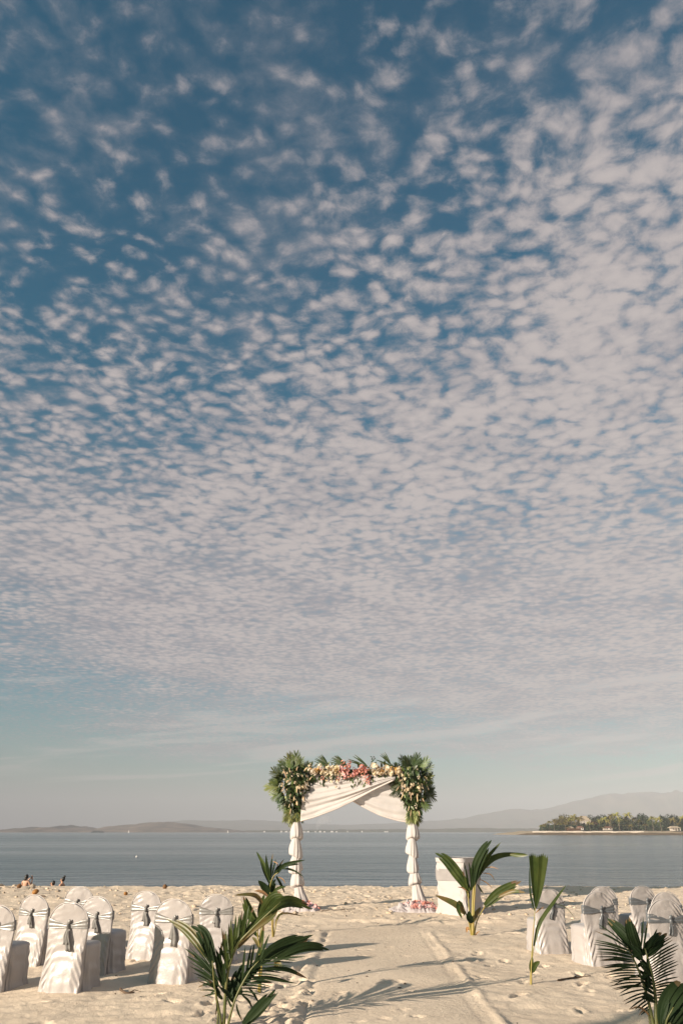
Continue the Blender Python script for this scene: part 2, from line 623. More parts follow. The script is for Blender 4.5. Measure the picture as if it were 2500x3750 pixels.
# ------------------------------------------------------------------ far hills
def hills(name, prof, D, front, back, m, seed, rows=22, rugged=0.35, nx=360):
    pxs = np.array([q[0] for q in prof], float)
    pys = np.array([q[1] for q in prof], float)
    qx = np.linspace(pxs[0], pxs[-1], nx)
    qy = np.interp(qx, pxs, pys) + 2.2 * fbm(qx / 26.0, qx * 0, seed, 4)
    ridge = np.array([at(a, b, D) for a, b in zip(qx, qy)])
    V = np.zeros((nx, rows, 3))
    for j in range(rows):
        s = -1 + 2 * j / (rows - 1)
        off = front * s if s < 0 else back * s
        prf = (1 - abs(s)) ** 0.85
        n = fbm(ridge[:, 0] / 420.0, np.full(nx, D + off) / 420.0, seed + 5, 5, 0.55)
        h = (ridge[:, 2] - WATER) * prf * (1 + rugged * 2.0 * n * (1 - prf ** 3)) + WATER - 2.0 * (1 - prf)
        V[:, j, 0] = ridge[:, 0] + 60 * fbm(ridge[:, 0] / 300.0, np.full(nx, j * 0.7), seed + 9, 3) * (1 - prf)
        V[:, j, 1] = D + off
        V[:, j, 2] = h
    o = link(name, mesh_np(name, V.reshape(-1, 3), grid_faces(nx, rows), [m]))
    tag(o, kind='structure')
    return o


mat('dry_grass_hill', (0.30, 0.215, 0.165), 0.95, color2=(0.11, 0.10, 0.085), scale=0.010, spec=0.1)
mat('forest_hill', (0.075, 0.085, 0.045), 0.95, color2=(0.14, 0.12, 0.075), scale=0.004, spec=0.1)
L = [(a / 1.96, 2900 + b / 1.96) for a, b in [(20, 300), (60, 290), (110, 276), (150, 265), (240, 249), (320, 260), (390, 271), (450, 252), (515, 236),
     (560, 249), (640, 253), (700, 268), (760, 249), (850, 240), (920, 234), (1000, 226), (1100, 216), (1200, 214), (1330, 228), (1500, 252), (1700, 275), (1900, 298)]]
hills('hills', [(-500, 3056), (-200, 3050), (-60, 3052)] + L, 4300, 700, 800, MATS['dry_grass_hill'], 5, rows=40, rugged=0.75, nx=500)
B = [(400, 3046), (560, 3024), (620, 3008), (680, 3002), (760, 3004), (820, 3003), (930, 3001), (1010, 3006), (1120, 3014), (1250, 3020), (1400, 3016), (1560, 3004), (1700, 2996),
     (1800, 2972), (1853, 2961), (1890, 2959), (1947, 2967), (2000, 2959), (2050, 2943), (2086, 2932), (2135, 2926), (2180, 2917), (2224, 2904), (2270, 2901),
     (2335, 2896), (2380, 2892), (2450, 2895), (2560, 2890), (2800, 2905), (3300, 2930)]
hills('hills', B, 9800, 1500, 1800, MATS['forest_hill'], 15)
S = [(560, 3046), (700, 3044), (900, 3041), (1100, 3039), (1300, 3038), (1420, 3036), (1600, 3033), (1720, 3030), (1850, 3030), (2050, 3034), (2300, 3036), (2700, 3040)]
hills('shore', S, 4600, 200, 400, MATS['forest_hill'], 25, rows=12, rugged=0.6)

# ------------------------------------------------------------------ haze over the sea
hb = MB()
hb.box(-20000, 20000, -400, 14000, -9.0, 560.0)
hm = bpy.data.materials.new('haze')
hm.use_nodes = True
t = NT(hm.node_tree)
t.n.clear()
pv = t.n.new('ShaderNodeVolumePrincipled')
pv.inputs['Color'].default_value = (0.53, 0.545, 0.60, 1)
pv.inputs['Density'].default_value = 0.00015
pv.inputs['Anisotropy'].default_value = -0.25
ho = t.n.new('ShaderNodeOutputMaterial')
t.l.new(pv.outputs[0], ho.inputs['Volume'])
haze = link('haze', hb.mesh('haze', [hm], smooth=False))
tag(haze, kind='stuff', label='pale haze hanging over the sea and far hills')

# ------------------------------------------------------------------ cloth materials
mat('white_satin', (0.375, 0.345, 0.333), 0.36, var=0.03, scale=3.0, sheen=0.15, bump=0.25, bscale=26.0, bdist=0.012, spec=0.5)
mat('white_piping', (0.47, 0.435, 0.42), 0.45, var=0.03)
mat('silver_sash', (0.215, 0.206, 0.196), 0.34, var=0.10, scale=14.0, bump=0.3, bscale=30.0, bdist=0.006, spec=0.6)
mat('dark_sash', (0.120, 0.128, 0.138), 0.36, var=0.10, scale=14.0, bump=0.3, bscale=30.0, bdist=0.006, spec=0.6)
mat('white_voile', (0.66, 0.62, 0.60), 0.8, var=0.03, scale=8.0, bump=0.35, bscale=45.0, bdist=0.008, transl=0.30, spec=0.2)
mat('sheer_voile', (0.76, 0.72, 0.70), 0.8, var=0.03, scale=8.0, bump=0.35, bscale=45.0, bdist=0.008, transl=0.35, spec=0.2, sheer=0.16)
mat('voile_hem', (0.72, 0.64, 0.60), 0.8, var=0.04, scale=8.0, transl=0.15, spec=0.2)  # pinkish shading of the swag's lower edge is put into this colour
mat('table_cloth', (0.42, 0.395, 0.385), 0.7, var=0.03, scale=5.0, bump=0.3, bscale=22.0, bdist=0.012, spec=0.3)
mat('table_sash', (0.26, 0.24, 0.235), 0.55, var=0.05, scale=9.0, bump=0.3, bscale=24.0, bdist=0.01, spec=0.4)

# ------------------------------------------------------------------ covered chairs
CH = 0.87


def back_profile(z):
    """Half width, rear depth and front depth of the covered back at height z."""
    zc, rz = 0.67, CH - 0.67
    z = np.asarray(z, float)
    wd = np.interp(z, [0, 0.06, 0.30, 0.45, 0.60, 0.70, 1.0], [0.252, 0.246, 0.234, 0.236, 0.248, 0.245, 0.235])
    top = np.clip((z - zc) / rz, 0, 1)
    wd = wd * np.sqrt(np.clip(1 - top ** 2.1, 0, 1))
    rear = np.interp(z, [0, 0.10, 0.45, 0.66, CH], [-0.128, -0.118, -0.082, -0.086, -0.112])
    th = np.interp(z, [0, 0.30, 0.45, CH], [0.10, 0.08, 0.060, 0.052]) * np.sqrt(np.clip(1 - top ** 6, 0.0, 1))
    return wd, rear, th


def back_point(theta, z):
    wd, rear, th = back_profile(z)
    c, s = np.cos(theta), np.sin(theta)
    n = 2 / 3.6
    x = wd * np.sign(c) * np.abs(c) ** n
    y = rear + th / 2 + th / 2 * np.sign(s) * np.abs(s) ** n
    return x, y


def make_back(seed, tension):
    K, M = 64, 84
    zs = np.concatenate([np.linspace(0, 0.66, 40, endpoint=False), 0.66 + (CH - 0.66) * np.sin(np.linspace(0, math.pi / 2, K - 40))])
    th = np.linspace(0, 2 * math.pi, M, endpoint=False)
    Z, T = np.meshgrid(zs, th, indexing='ij')
    X, Y = back_point(T, Z)
    rear = sstep(-np.sin(T), 0.05, 0.6)
    side = np.abs(X) / 0.25
    low = 1 - sstep(Z, 0.35, 0.55)
    d = 0.015 * fbm(X / 0.11, Z / 0.17, seed, 3)
    # loose swags under the sash and gathers running down from the seat corners
    swag = np.sin((Z + 1.6 * X * X - 0.05 * math.sin(seed)) * 2 * math.pi / 0.105 + seed)
    d = d + 0.006 * swag * np.exp(-((Z - 0.40) / 0.10) ** 2) * (1 - 0.5 * side)
    diag = np.sin((Z * 0.75 + np.abs(X) * 1.25) * 2 * math.pi / 0.075 + 2 * fbm(X / 0.2, Z / 0.2, seed + 3, 2))
    d = d + 0.009 * diag * low * sstep(side, 0.30, 0.85) * sstep(Z, 0.02, 0.12)
    vert = np.sin(X * 2 * math.pi / 0.115 + seed * 1.7 + 1.5 * fbm(X / 0.1, Z / 0.5, seed + 5, 2))
    d = d + 0.006 * vert * (1 - sstep(Z, 0.05, 0.36))
    pull = np.sin((X * tension - Z) * 2 * math.pi / 0.062 + 1.5 * fbm(X / 0.2, Z / 0.2, seed + 8, 2))
    d = d + 0.0070 * pull * sstep(Z, 0.46, 0.52) * (1 - sstep(Z, 0.80, 0.85)) * sstep(-X * np.sign(tension) / 0.2, -0.3, 0.9) * abs(tension)
    Y = Y - d * rear
    X = X + 0.012 * np.sign(X) * fbm(Z / 0.12, Y / 0.2, seed + 11, 2) * low
    hem = 0.012 * fbm(X / 0.09, Y / 0.09, seed + 13, 2)
    Z = Z + hem * (1 - sstep(Z, 0, 0.1))
    V = np.stack([X, Y, Z], -1).reshape(-1, 3)
    V[:, 2] -= 0.01
    F = [tuple(q) for q in grid_faces(K, M, False, True)]
    F.append(tuple((K - 1) * M + k for k in range(M)))
    return mesh_np('back_cover', V, F, [MATS['white_satin']])


def make_seat(seed):
    M = 96
    th = np.linspace(0, 2 * math.pi, M, endpoint=False)
    rings = [(0.02, 0.462), (0.3, 0.464), (0.6, 0.462), (0.84, 0.455), (0.95, 0.444), (1.0, 0.425)]
    rings += [(1.0 + 0.01 * math.sin(k), z) for k, z in enumerate(np.linspace(0.395, 0.06, 14))]
    rings += [(1.03, 0.03), (1.06, 0.0), (1.07, -0.012)]
    V = []
    for s, z in rings:
        n = 2 / 5.0
        c, sn = np.cos(th), np.sin(th)
        fl = 1 + 0.10 * (1 - sstep(z, 0.0, 0.42))
        x = 0.226 * s * fl * np.sign(c) * np.abs(c) ** n
        y = 0.165 + 0.215 * s * (1 + 0.06 * (1 - sstep(z, 0, 0.42))) * np.sign(sn) * np.abs(sn) ** n
        amp = 0.013 * (1 - sstep(z, 0.10, 0.44)) + 0.003
        ar = th * 1.0
        f = np.sin(ar * 17 + seed + 2.2 * np.sin(ar * 3 + seed)) * 0.6 + np.sin(ar * 29 + 2 * seed + z * 14) * 0.4
        dg = np.sin(z * 60 + ar * 9 + seed) * 0.005 * sstep(0.45 - z, 0, 0.1) * (0.5 + vnoise(ar * 2, ar * 0 + z * 6, seed))
        k = 1 + (amp * f + dg) * sstep(s, 0.8, 1.0) / 0.22
        zz = z + 0.006 * fbm(x / 0.09, y / 0.12, seed + 2, 3) * (1 if s < 0.99 else 0) + 0.012 * fbm(x / 0.08, y / 0.08, seed + 4, 2) * (z < 0.04)
        V.append(np.stack([x * k, 0.165 + (y - 0.165) * k, zz + 0 * x], -1))
    V = np.array(V)
    K = len(rings)
    F = [tuple(q) for q in grid_faces(K, M, False, True)]
    F.append(tuple(range(M)))
    return mesh_np('seat_cover', V.reshape(-1, 3), F, [MATS['white_satin']])


def make_sash(seed, xk, zk, m):
    M, N = 96, 9
    th = np.linspace(0, 2 * math.pi, M, endpoint=False)
    vv = np.linspace(-1, 1, N)
    V = np.zeros((M, N, 3))
    for j, v in enumerate(vv):
        x0, _ = back_point(th, np.full(M, zk))
        rear = np.sin(th) < 0.15
        dxk = np.abs(x0 - xk) / 0.24
        hb = np.where(rear, 0.009 + 0.042 * np.minimum(dxk, 1.0) ** 0.8, 0.05)
        zc = np.where(rear, zk + 0.028 * np.minimum(dxk, 1.1), zk + 0.03)
        z = zc + hb * v + 0.004 * fbm(x0 / 0.06, x0 * 0 + v, seed, 2)
        x, y = back_point(th, z)
        off = 0.010 + 0.0045 * np.sin(v * 7 + seed + 2 * dxk) * np.minimum(dxk + 0.3, 1) + 0.010 * np.exp(-(dxk / 0.16) ** 2) * rear
        V[:, j, 0] = x + np.sign(x) * 0.007 * (np.abs(np.cos(th)) > 0.75)
        V[:, j, 1] = y + np.where(np.sin(th) < 0, -off, 0.007)
        V[:, j, 2] = z
    me = mesh_np('sash', V.reshape(-1, 3), grid_faces(M, N, True, False), [m])
    return me


def ribbon(pts, wid, thick, m, name, seed=0, nv=7):
    """Cloth ribbon with a wavy cross-section and real thickness."""
    pts = [Vector(q) for q in pts]
    n = len(pts)
    V = []
    for i, q in enumerate(pts):
        wv = wid[i]
        for j in range(nv):
            s = -1 + 2 * j / (nv - 1)
            V.append((q.x + s * wv, q.y - 0.010 * math.cos(s * 4.5 + seed) * (0.3 + i / n), q.z + 0.004 * s * s))
    base = len(V)
    V += [(x, y + thick, z) for x, y, z in V]
    F = []
    for i in range(n - 1):
        for j in range(nv - 1):
            a = i * nv + j
            F.append((a, a + 1, a + nv + 1, a + nv))
            F.append((base + a, base + a + nv, base + a + nv + 1, base + a + 1))
    for i in range(n - 1):
        for j in (0, nv - 1):
            a = i * nv + j
            F.append((a, a + nv, base + a + nv, base + a) if j == 0 else (a, base + a, base + a + nv, a + nv))
    for j in range(nv - 1):
        a = (n - 1) * nv + j
        F.append((a, a + 1, base + a + 1, base + a))
    return mesh_np(name, V, F, [m])


def lump(name, rx, ry, rz, m, seed, sub=3, amp=0.25, sc=1.6):
    bm = bmesh.new()
    bmesh.ops.create_icosphere(bm, subdivisions=sub, radius=1.0)
    for v in bm.verts:
        n = float(fbm(v.co.x * sc + v.co.z * 0.7 * sc, v.co.y * sc - v.co.z * sc, seed, 3))
        v.co *= 1 + amp * 2 * n
        v.co.x *= rx
        v.co.y *= ry
        v.co.z *= rz
    me = bpy.data.meshes.new(name)
    bm.to_mesh(me)
    bm.free()
    me.materials.append(m)
    me.polygons.foreach_set('use_smooth', np.ones(len(me.polygons), dtype=bool))
    return me


def make_chair_kit(seed, xk, m, tension, long_tail, zk=0.632):
    kit = {}
    kit['back'] = make_back(seed, tension)
    kit['seat'] = make_seat(seed)
    kit['sash'] = make_sash(seed, xk, zk, m)
    kit['knot'] = lump('knot', 0.024, 0.020, 0.030, m, seed, 2, 0.22, 1.3)
    _, rear, _ = back_profile(zk)
    rear = float(rear)
    kit['knot_at'] = (xk, rear - 0.028, zk)
    kit['loop'] = lump('bow_loop', 0.020, 0.013, 0.034, m, seed + 2, 2, 0.2, 1.2)
    kit['loop_at'] = (xk + 0.006, rear - 0.026, zk + 0.040)
    tl = []
    for k, (dxe, ln, wd) in enumerate([(0.030 * (1 if tension >= 0 else -1), long_tail, 0.026), (-0.012, long_tail * 0.72, 0.024)]):
        pts = [(xk + dxe * (i / 7) + 0.006 * math.sin(i * 0.9 + seed), float(back_profile(zk - ln * i / 7)[1]) - 0.030 - 0.006 * math.sin(i * 0.7 + k), zk - 0.01 - ln * i / 7) for i in range(8)]
        tl.append(ribbon(pts, [0.008 + wd * min(1, i / 4) for i in range(8)], 0.003, m, 'tail', seed + k))
    kit['tails'] = tl
    mb = MB()
    pts = []
    for a in np.linspace(0.0, math.pi, 49):
        z = 0.60 + (CH - 0.605) * math.sin(a) ** 0.62
        wd, re, th = back_profile(z)
        pts.append((math.copysign(float(wd), math.cos(a)) * (0.985 if abs(math.cos(a)) > 1e-3 else 0), float(re) + 0.008, z + 0.002))
    mb.tube(pts, 0.0050, 6)
    kit['piping'] = mb.mesh('piping', [MATS['white_piping']])
    return kit


def place_chair(kit, px, py, yaw, scale, label, group, lean=0.0):
    g = on_plane(px, py)
    # the traced pixel marks the middle of the rear hem, 0.12 m behind the chair's origin
    a = R(yaw)
    x, y = g.x - math.sin(a) * 0.12, g.y + math.cos(a) * 0.12
    z = min(ground(x, y), ground(x + 0.2, y + 0.2), ground(x - 0.2, y + 0.2), ground(x, y + 0.3), ground(x, y - 0.15))
    root = empty('covered_chair', (x, y, z - 0.004), a)
    root.rotation_euler = (R(lean * 0.6), R(lean), a)
    root.scale = (scale, scale, scale)
    tag(root, label, 'chair', group)
    link('back_cover', kit['back'], root)
    link('seat_cover', kit['seat'], root)
    link('piping', kit['piping'], root)
    s = link('sash', kit['sash'], root)
    link('knot', kit['knot'], s, kit['knot_at'])
    link('bow_loop', kit['loop'], s, kit['loop_at'], (0.2, 0.35, 0))
    for tm in kit['tails']:
        link('tail', tm, s)
    return root


kn = 0
GL, GRT = 'covered chairs left of the aisle', 'covered chairs right of the aisle'
for k, px, py, yaw, s, lean, lab in [
        (0, -66, 3624, -15, 0.98, 0, 'white covered chair cut off by the left edge of the picture'),
        (1, 82, 3534, -15, 0.97, 1.0, 'white covered chair with silver sash, second row, nearest the left edge'),
        (0, 208, 3640, -15, 1.00, -1.0, 'largest white covered chair, silver sash with long hanging tail, left front row'),
        (2, 316, 3569, -15, 0.98, 0.6, 'white covered chair half hidden behind the largest left chair, seat showing on its right'),
        (1, 256, 3484, -15, 0.98, 0.5, 'white covered chair farthest back on the left, only its rounded top showing'),
        (2, 510, 3516, -15, 0.97, -0.8, 'upright white covered chair with silver sash directly behind the chair beside the front palm'),
        (0, 606, 3603, -15, 1.00, 0.8, 'white covered chair in left front row, touched by the long leaf of the front palm'),
        (2, 776, 3530, -8, 0.95, -0.5, 'shiny wrinkled white covered chair nearest the aisle, standing behind the big front palm')]:
    kn += 1
    kit = make_chair_kit(31 + 7 * kn, (0.02, -0.01, 0.015)[k] + 0.006 * math.sin(kn * 2.1), MATS['silver_sash'], (0.3, 0.15, 0.5)[k], (0.24, 0.15, 0.18)[k] + 0.015 * math.sin(kn * 1.3))
    place_chair(kit, px, py, yaw + 3.5 * math.sin(kn * 2.7), s, lab, GL, lean)
for k, px, py, yaw, s, lean, lab in [
        (3, 2034, 3494, 13, 0.97, 0.6, 'white covered chair with grey sash nearest the aisle, behind the single fan leaf'),
        (4, 2228, 3535, 13, 1.00, -0.5, 'white covered chair with grey sash and deep diagonal folds behind the dark feathery palm'),
        (3, 2236, 3474, 13, 0.97, 0.4, 'white covered chair mostly hidden, its rounded top just above the folded right chair'),
        (5, 2390, 3468, 13, 0.98, -0.6, 'white covered chair with dark sash farthest back on the right, against the water'),
        (4, 2480, 3518, 13, 0.98, 0.3, 'white covered chair on the right edge, middle one of the overlapping three'),
        (5, 2482, 3592, 13, 1.00, 0.5, 'white covered chair in front on the right edge, partly behind the dark palm')]:
    kn += 1
    kit = make_chair_kit(31 + 7 * kn, (0.03, 0.01, 0.045)[k - 3] + 0.006 * math.sin(kn * 2.1), MATS['dark_sash'], (-1.0, -0.9, -1.1)[k - 3], (0.17, 0.19, 0.15)[k - 3] + 0.015 * math.sin(kn * 1.3))
    place_chair(kit, px, py, yaw + 3.5 * math.sin(kn * 2.7), s, lab, GRT, lean)

# ------------------------------------------------------------------ draped pedestal table
tc = on_plane(1697, 3352)
troot = empty('draped_table', (tc.x, tc.y + 0.42, ground(tc.x, tc.y + 0.42) - 0.01), R(-40))
tag(troot, 'tall square pedestal table wrapped in white cloth with a grey band', 'table')
TH, TW = 1.10, 0.362


def wrap(z0, z1, half, name, m, seed, rows=20, amp=0.006, flare=0.0, cap=False, slant=6.0):
    M = 120
    th = np.linspace(0, 2 * math.pi, M, endpoint=False)
    V = []
    for z in np.linspace(z0, z1, rows):
        c, s = np.cos(th), np.sin(th)
        n = 2 / 9.0
        x, y = np.sign(c) * np.abs(c) ** n, np.sign(s) * np.abs(s) ** n
        hw = half + flare * (1 - sstep(z, 0, 0.28))
        dsp = 1.5 * amp * np.sin((z * slant + (x - y) * 1.6) * 5.0 + 3 * fbm(th * 2, th * 0 + z * 2, seed, 2)) + amp * 1.4 * fbm(th * 5, th * 0 + z * 5, seed + 3, 3)
        dsp = dsp + 0.014 * np.sin(th * 22 + seed) * (1 - sstep(z, 0.0, 0.25)) * (flare > 0)
        V.append(np.stack([x * (hw + dsp), y * (hw + dsp), z + 0 * x], -1))
    F = [tuple(q) for q in grid_faces(rows, M, False, True)]
    V = np.array(V).reshape(-1, 3)
    if cap:
        V = np.vstack([V, [[0, 0, z1 + 0.004]]])
        b = (rows - 1) * M
        F += [(b + k, b + (k + 1) % M, len(V) - 1) for k in range(M)]
    return mesh_np(name, V, F, [m])


link('cloth', wrap(-0.012, TH - 0.02, TW, 'cloth', MATS['table_cloth'], 3, 44, 0.007, 0.035), troot)
link('top_cover', wrap(TH - 0.085, TH, TW + 0.016, 'top_cover', MATS['table_cloth'], 8, 8, 0.004, 0, True), troot)
link('sash_band', wrap(0.655, 0.88, TW + 0.017, 'sash_band', MATS['table_sash'], 12, 10, 0.004, 0, False, 2.0), troot)

# ------------------------------------------------------------------ wedding arch
AY0 = 17.75


def on_arch(px, py, dy=0.0):
    return at(px, py, AY0 + dy)


aroot = empty('wedding_arch', (on_arch(1300, 3330).x, AY0, 0))
tag(aroot, 'white draped wedding arch standing on the sand before the sea', 'arch')
AO = Vector(aroot.location)
mat('pale_wood', (0.55, 0.48, 0.40), 0.6, var=0.1, scale=12)


def local(q):
    return Vector(q) - AO


POST = {'l': [(1073, 2815), (1083, 3010), (1085, 3132), (1090, 3243), (1102, 3330)],
        'r': [(1502, 2815), (1507, 3010), (1510, 3129), (1520, 3235), (1535, 3330)]}
PUFF = {'l': [(3000, 34), (3069, 46), (3132, 50), (3185, 50), (3243, 49), (3334, 72)],
        'r': [(3008, 34), (3069, 48), (3129, 46), (3185, 42), (3235, 46), (3334, 70)]}
for side in 'lr':
    mb = MB()
    pts = [local(on_arch(*q)) for q in POST[side]]
    pts[-1].z = ground(pts[-1].x + AO.x, AY0) - 0.15
    mb.tube(pts, 0.04, 10)
    post = link('post', mb.mesh('post', [MATS['pale_wood']]), aroot)
    # the cloth round the post is tied four times, bulging above every tie
    ties = PUFF[side]
    for k in range(5):
        y0, y1 = ties[k][0], ties[k + 1][0]
        wpx = ties[k + 1][1]
        rows, M = 22, 56
        th = np.linspace(0, 2 * math.pi, M, endpoint=False)
        V = []
        last = k == 4
        for i in range(rows):
            s = i / (rows - 1)
            py = y0 + (y1 - y0) * s
            cx = np.interp(py, [q[1] for q in POST[side]], [q[0] for q in POST[side]])
            c = local(on_arch(cx, py))
            if last:
                rad = 0.085 + 0.10 * s + 0.05 * s ** 4
                c.z = c.z if s < 1 else ground(c.x + AO.x, AY0) - AO.z
            else:
                rad = (wpx * 0.5 * 0.0061) * (0.50 + 0.53 * math.sin(min(s / 0.84, 1) * math.pi / 2)) * (math.sqrt(max(0.0, 1 - ((s - 0.84) / 0.16) ** 2)) * 0.62 + 0.38 if s > 0.84 else 1)
            fold = 0.11 * np.sin(th * 9 + k * 2 + (side == 'r') + 1.6 * np.sin(th * 2 + s * 2 + k)) + 0.06 * np.sin(th * 17 + s * 4 + k)
            fold = fold * (0.45 + 0.55 * s if not last else 0.9 + 0.5 * s)
            bul = 1 + 0.16 * np.cos(th - 0.8 - 1.3 * k)
            rr = rad * (1 + fold * 0.75) * bul
            sag = -0.05 * s * (1 + np.sin(th + k * 1.9)) * (0 if last else 1)
            V.append(np.stack([c.x + rr * np.cos(th), c.y + rr * np.sin(th), c.z + sag], -1))
        V = np.array(V)
        F = [tuple(q) for q in grid_faces(rows, M, False, True)]
        F.append(tuple(range(M)))
        F.append(tuple((rows - 1) * M + q for q in range(M)))
        link('post_drape', mesh_np('post_drape', V.reshape(-1, 3), F, [MATS['white_voile']]), aroot)
for dyb in (-0.02,):
    mb = MB()
    mb.tube([local(on_arch(1062, 2832)), local(on_arch(1290, 2836)), local(on_arch(1512, 2832))], 0.045, 10)
    link('beam', mb.mesh('beam', [MATS['pale_wood']]), aroot)


def swag(upper, lower, dy0, dy1, seed, name, nfold):
    """Cloth hung between the beam line (upper) and a gathered lower edge."""
    nu, nv = 70, 40
    u = np.linspace(0, 1, nu)

    def curve(c):
        c = np.array(c, float)
        s = np.linspace(0, 1, len(c))
        f = np.stack([np.interp(u, s, c[:, 0]), np.interp(u, s, c[:, 1])], 1)
        for _ in range(10):
            f[1:-1] = (f[:-2] + 2 * f[1:-1] + f[2:]) / 4
        return f
    A, B = curve(upper), curve(lower)
    V = np.zeros((nu, nv, 3))
    for i in range(nu):
        for j in range(nv):
            s = j / (nv - 1)
            q = A[i] * (1 - s) + B[i] * s
            dy = dy0 + (dy1 - dy0) * s
            f = 0.028 * math.sin(s * nfold * math.pi + seed + 1.2 * math.sin(u[i] * 3 + seed)) * (0.35 + 0.65 * s) + 0.014 * math.sin(s * nfold * 2.7 * math.pi + u[i] * 4)
            f += 0.02 * float(fbm(u[i] * 6, s * 5, seed, 2))
            V[i, j] = local(on_arch(q[0], q[1], dy + f - 0.06 * math.sin(s * math.pi)))
    o = link(name, mesh_np(name, V.reshape(-1, 3), grid_faces(nu, nv), [MATS['sheer_voile']]), aroot)
    sol = o.modifiers.new('thickness', 'SOLIDIFY')
    sol.thickness = 0.004
    mb = MB()
    mb.tube([V[i, -1] for i in range(0, nu, 2)], 0.019, 8)
    link('hem', mb.mesh('hem', [MATS['voile_hem']]), o)
    return o


swag([(1108, 2838), (1200, 2838), (1300, 2838), (1390, 2838), (1446, 2842)],
     [(1100, 3006), (1150, 2992), (1230, 2962), (1300, 2928), (1370, 2890), (1448, 2853)], -0.05, -0.16, 2, 'swag_drape', 5)
swag([(1100, 2842), (1200, 2842), (1320, 2842), (1420, 2842), (1490, 2842)],
     [(1096, 2850), (1170, 2868), (1250, 2908), (1310, 2944), (1390, 2985), (1450, 3003), (1500, 3011)], 0.05, 0.0, 7, 'swag_drape', 4)

# ------------------------------------------------------------------ flowers and leaves on the arch
rnd = random.Random(11)
mat('leaf_dark', (0.026, 0.044, 0.015), 0.42, color2=(0.050, 0.072, 0.022), scale=9, transl=0.15, obvar=0.35)
mat('leaf_mid', (0.070, 0.105, 0.028), 0.42, color2=(0.125, 0.150, 0.042), scale=9, transl=0.25, obvar=0.35)
mat('leaf_pale', (0.20, 0.24, 0.065), 0.45, color2=(0.28, 0.27, 0.10), scale=9, transl=0.3, obvar=0.3)
mat('leaf_yellow', (0.38, 0.27, 0.050), 0.45, color2=(0.28, 0.25, 0.06), scale=6, transl=0.3, obvar=0.25)
mat('petal_cream', (0.70, 0.60, 0.44), 0.55, color2=(0.62, 0.46, 0.27), scale=20, transl=0.25, obvar=0.2)
mat('petal_white', (0.76, 0.70, 0.60), 0.55, color2=(0.70, 0.58, 0.40), scale=20, transl=0.25, obvar=0.15)
mat('petal_yellow', (0.72, 0.50, 0.17), 0.55, color2=(0.68, 0.36, 0.08), scale=18, transl=0.25, obvar=0.2)
mat('petal_coral', (0.84, 0.46, 0.37), 0.55, color2=(0.72, 0.31, 0.25), scale=18, transl=0.25, obvar=0.25)
mat('petal_pink', (0.80, 0.54, 0.52), 0.55, color2=(0.74, 0.38, 0.38), scale=18, transl=0.25, obvar=0.2)
mat('spike_tan', (0.60, 0.45, 0.29), 0.6, color2=(0.48, 0.33, 0.19), scale=22, obvar=0.2)
mat('tulle', (0.72, 0.66, 0.66), 0.85, var=0.04, scale=12, transl=0.4, bump=0.5, bscale=40, bdist=0.015)


def leaf_mesh(name, l, wd, m, curl=0.15):
    V, F = [], []
    n = 6
    for i in range(n + 1):
        s = i / n
        ww = wd * math.sin(math.pi * min(1, s * 0.93 + 0.05)) ** 0.8
        z = -curl * l * s * s
        V += [(-ww, l * s, z + 0.25 * ww), (0, l * s, z), (ww, l * s, z + 0.25 * ww)]
    for i in range(n):
        a = i * 3
        F += [(a, a + 1, a + 4, a + 3), (a + 1, a + 2, a + 5, a + 4)]
    return mesh_np(name, V, F, [m])


def flower_mesh(name, rad, m, petals=6, cup=0.4, layers=2, heart=None):
    mb = MB()
    for ly in range(layers):
        for k in range(petals):
            a = 2 * math.pi * (k + ly * 0.5) / petals
            rr = rad * (1 - 0.35 * ly)
            t, n_ = Vector((math.cos(a), math.sin(a), 0)), Vector((-math.sin(a), math.cos(a), 0))
            rows = []
            for i in range(4):
                s = i / 3
                ww = rr * 0.42 * math.sin(math.pi * (0.14 + 0.72 * s))
                c = t * rr * s + Vector((0, 0, rr * (cup + 0.5 * ly) * s * s))
                rows += [c - n_ * ww + Vector((0, 0, 0.15 * ww)), c + Vector((0, 0, -0.05 * rr)), c + n_ * ww + Vector((0, 0, 0.15 * ww))]
            F = []
            for i in range(3):
                b = i * 3
                F += [(b, b + 1, b + 4, b + 3), (b + 1, b + 2, b + 5, b + 4)]
            mb.add(rows, F, 0)
    return mb.mesh(name, [m])


def cluster_mesh(name, rad, m, n, seed):
    """A head of many small florets."""
    rr = random.Random(seed)
    fl = flower_mesh('floret', rad * 0.42, m, 5, 0.3, 1)
    vs = [v.co.copy() for v in fl.vertices]
    fs = [tuple(q.vertices) for q in fl.polygons]
    bpy.data.meshes.remove(fl)
    mb = MB()
    for k in range(n):
        d = Vector((rr.gauss(0, 1), rr.gauss(0, 1), abs(rr.gauss(0, 1)) * 0.9)).normalized()
        q = d.to_track_quat('Z', 'Y').to_matrix() @ Matrix.Rotation(rr.uniform(0, 6), 3, 'Z')
        o = d * rad * rr.uniform(0.55, 0.95)
        mb.add([q @ v + o for v in vs], fs)
    return mb.mesh(name, [m])


def spike_mesh(name, l, rad, m, seed):
    mb = MB()
    rr = random.Random(seed)
    mb.tube([(0.1 * l * (i / 6) ** 2, l * i / 6, 0) for i in range(7)], [rad * (0.5 + 0.6 * math.sin(math.pi * min(1, 0.25 + 0.7 * i / 6))) * (1 + rr.uniform(-0.2, 0.2)) for i in range(7)], 6)
    return mb.mesh(name, [m])


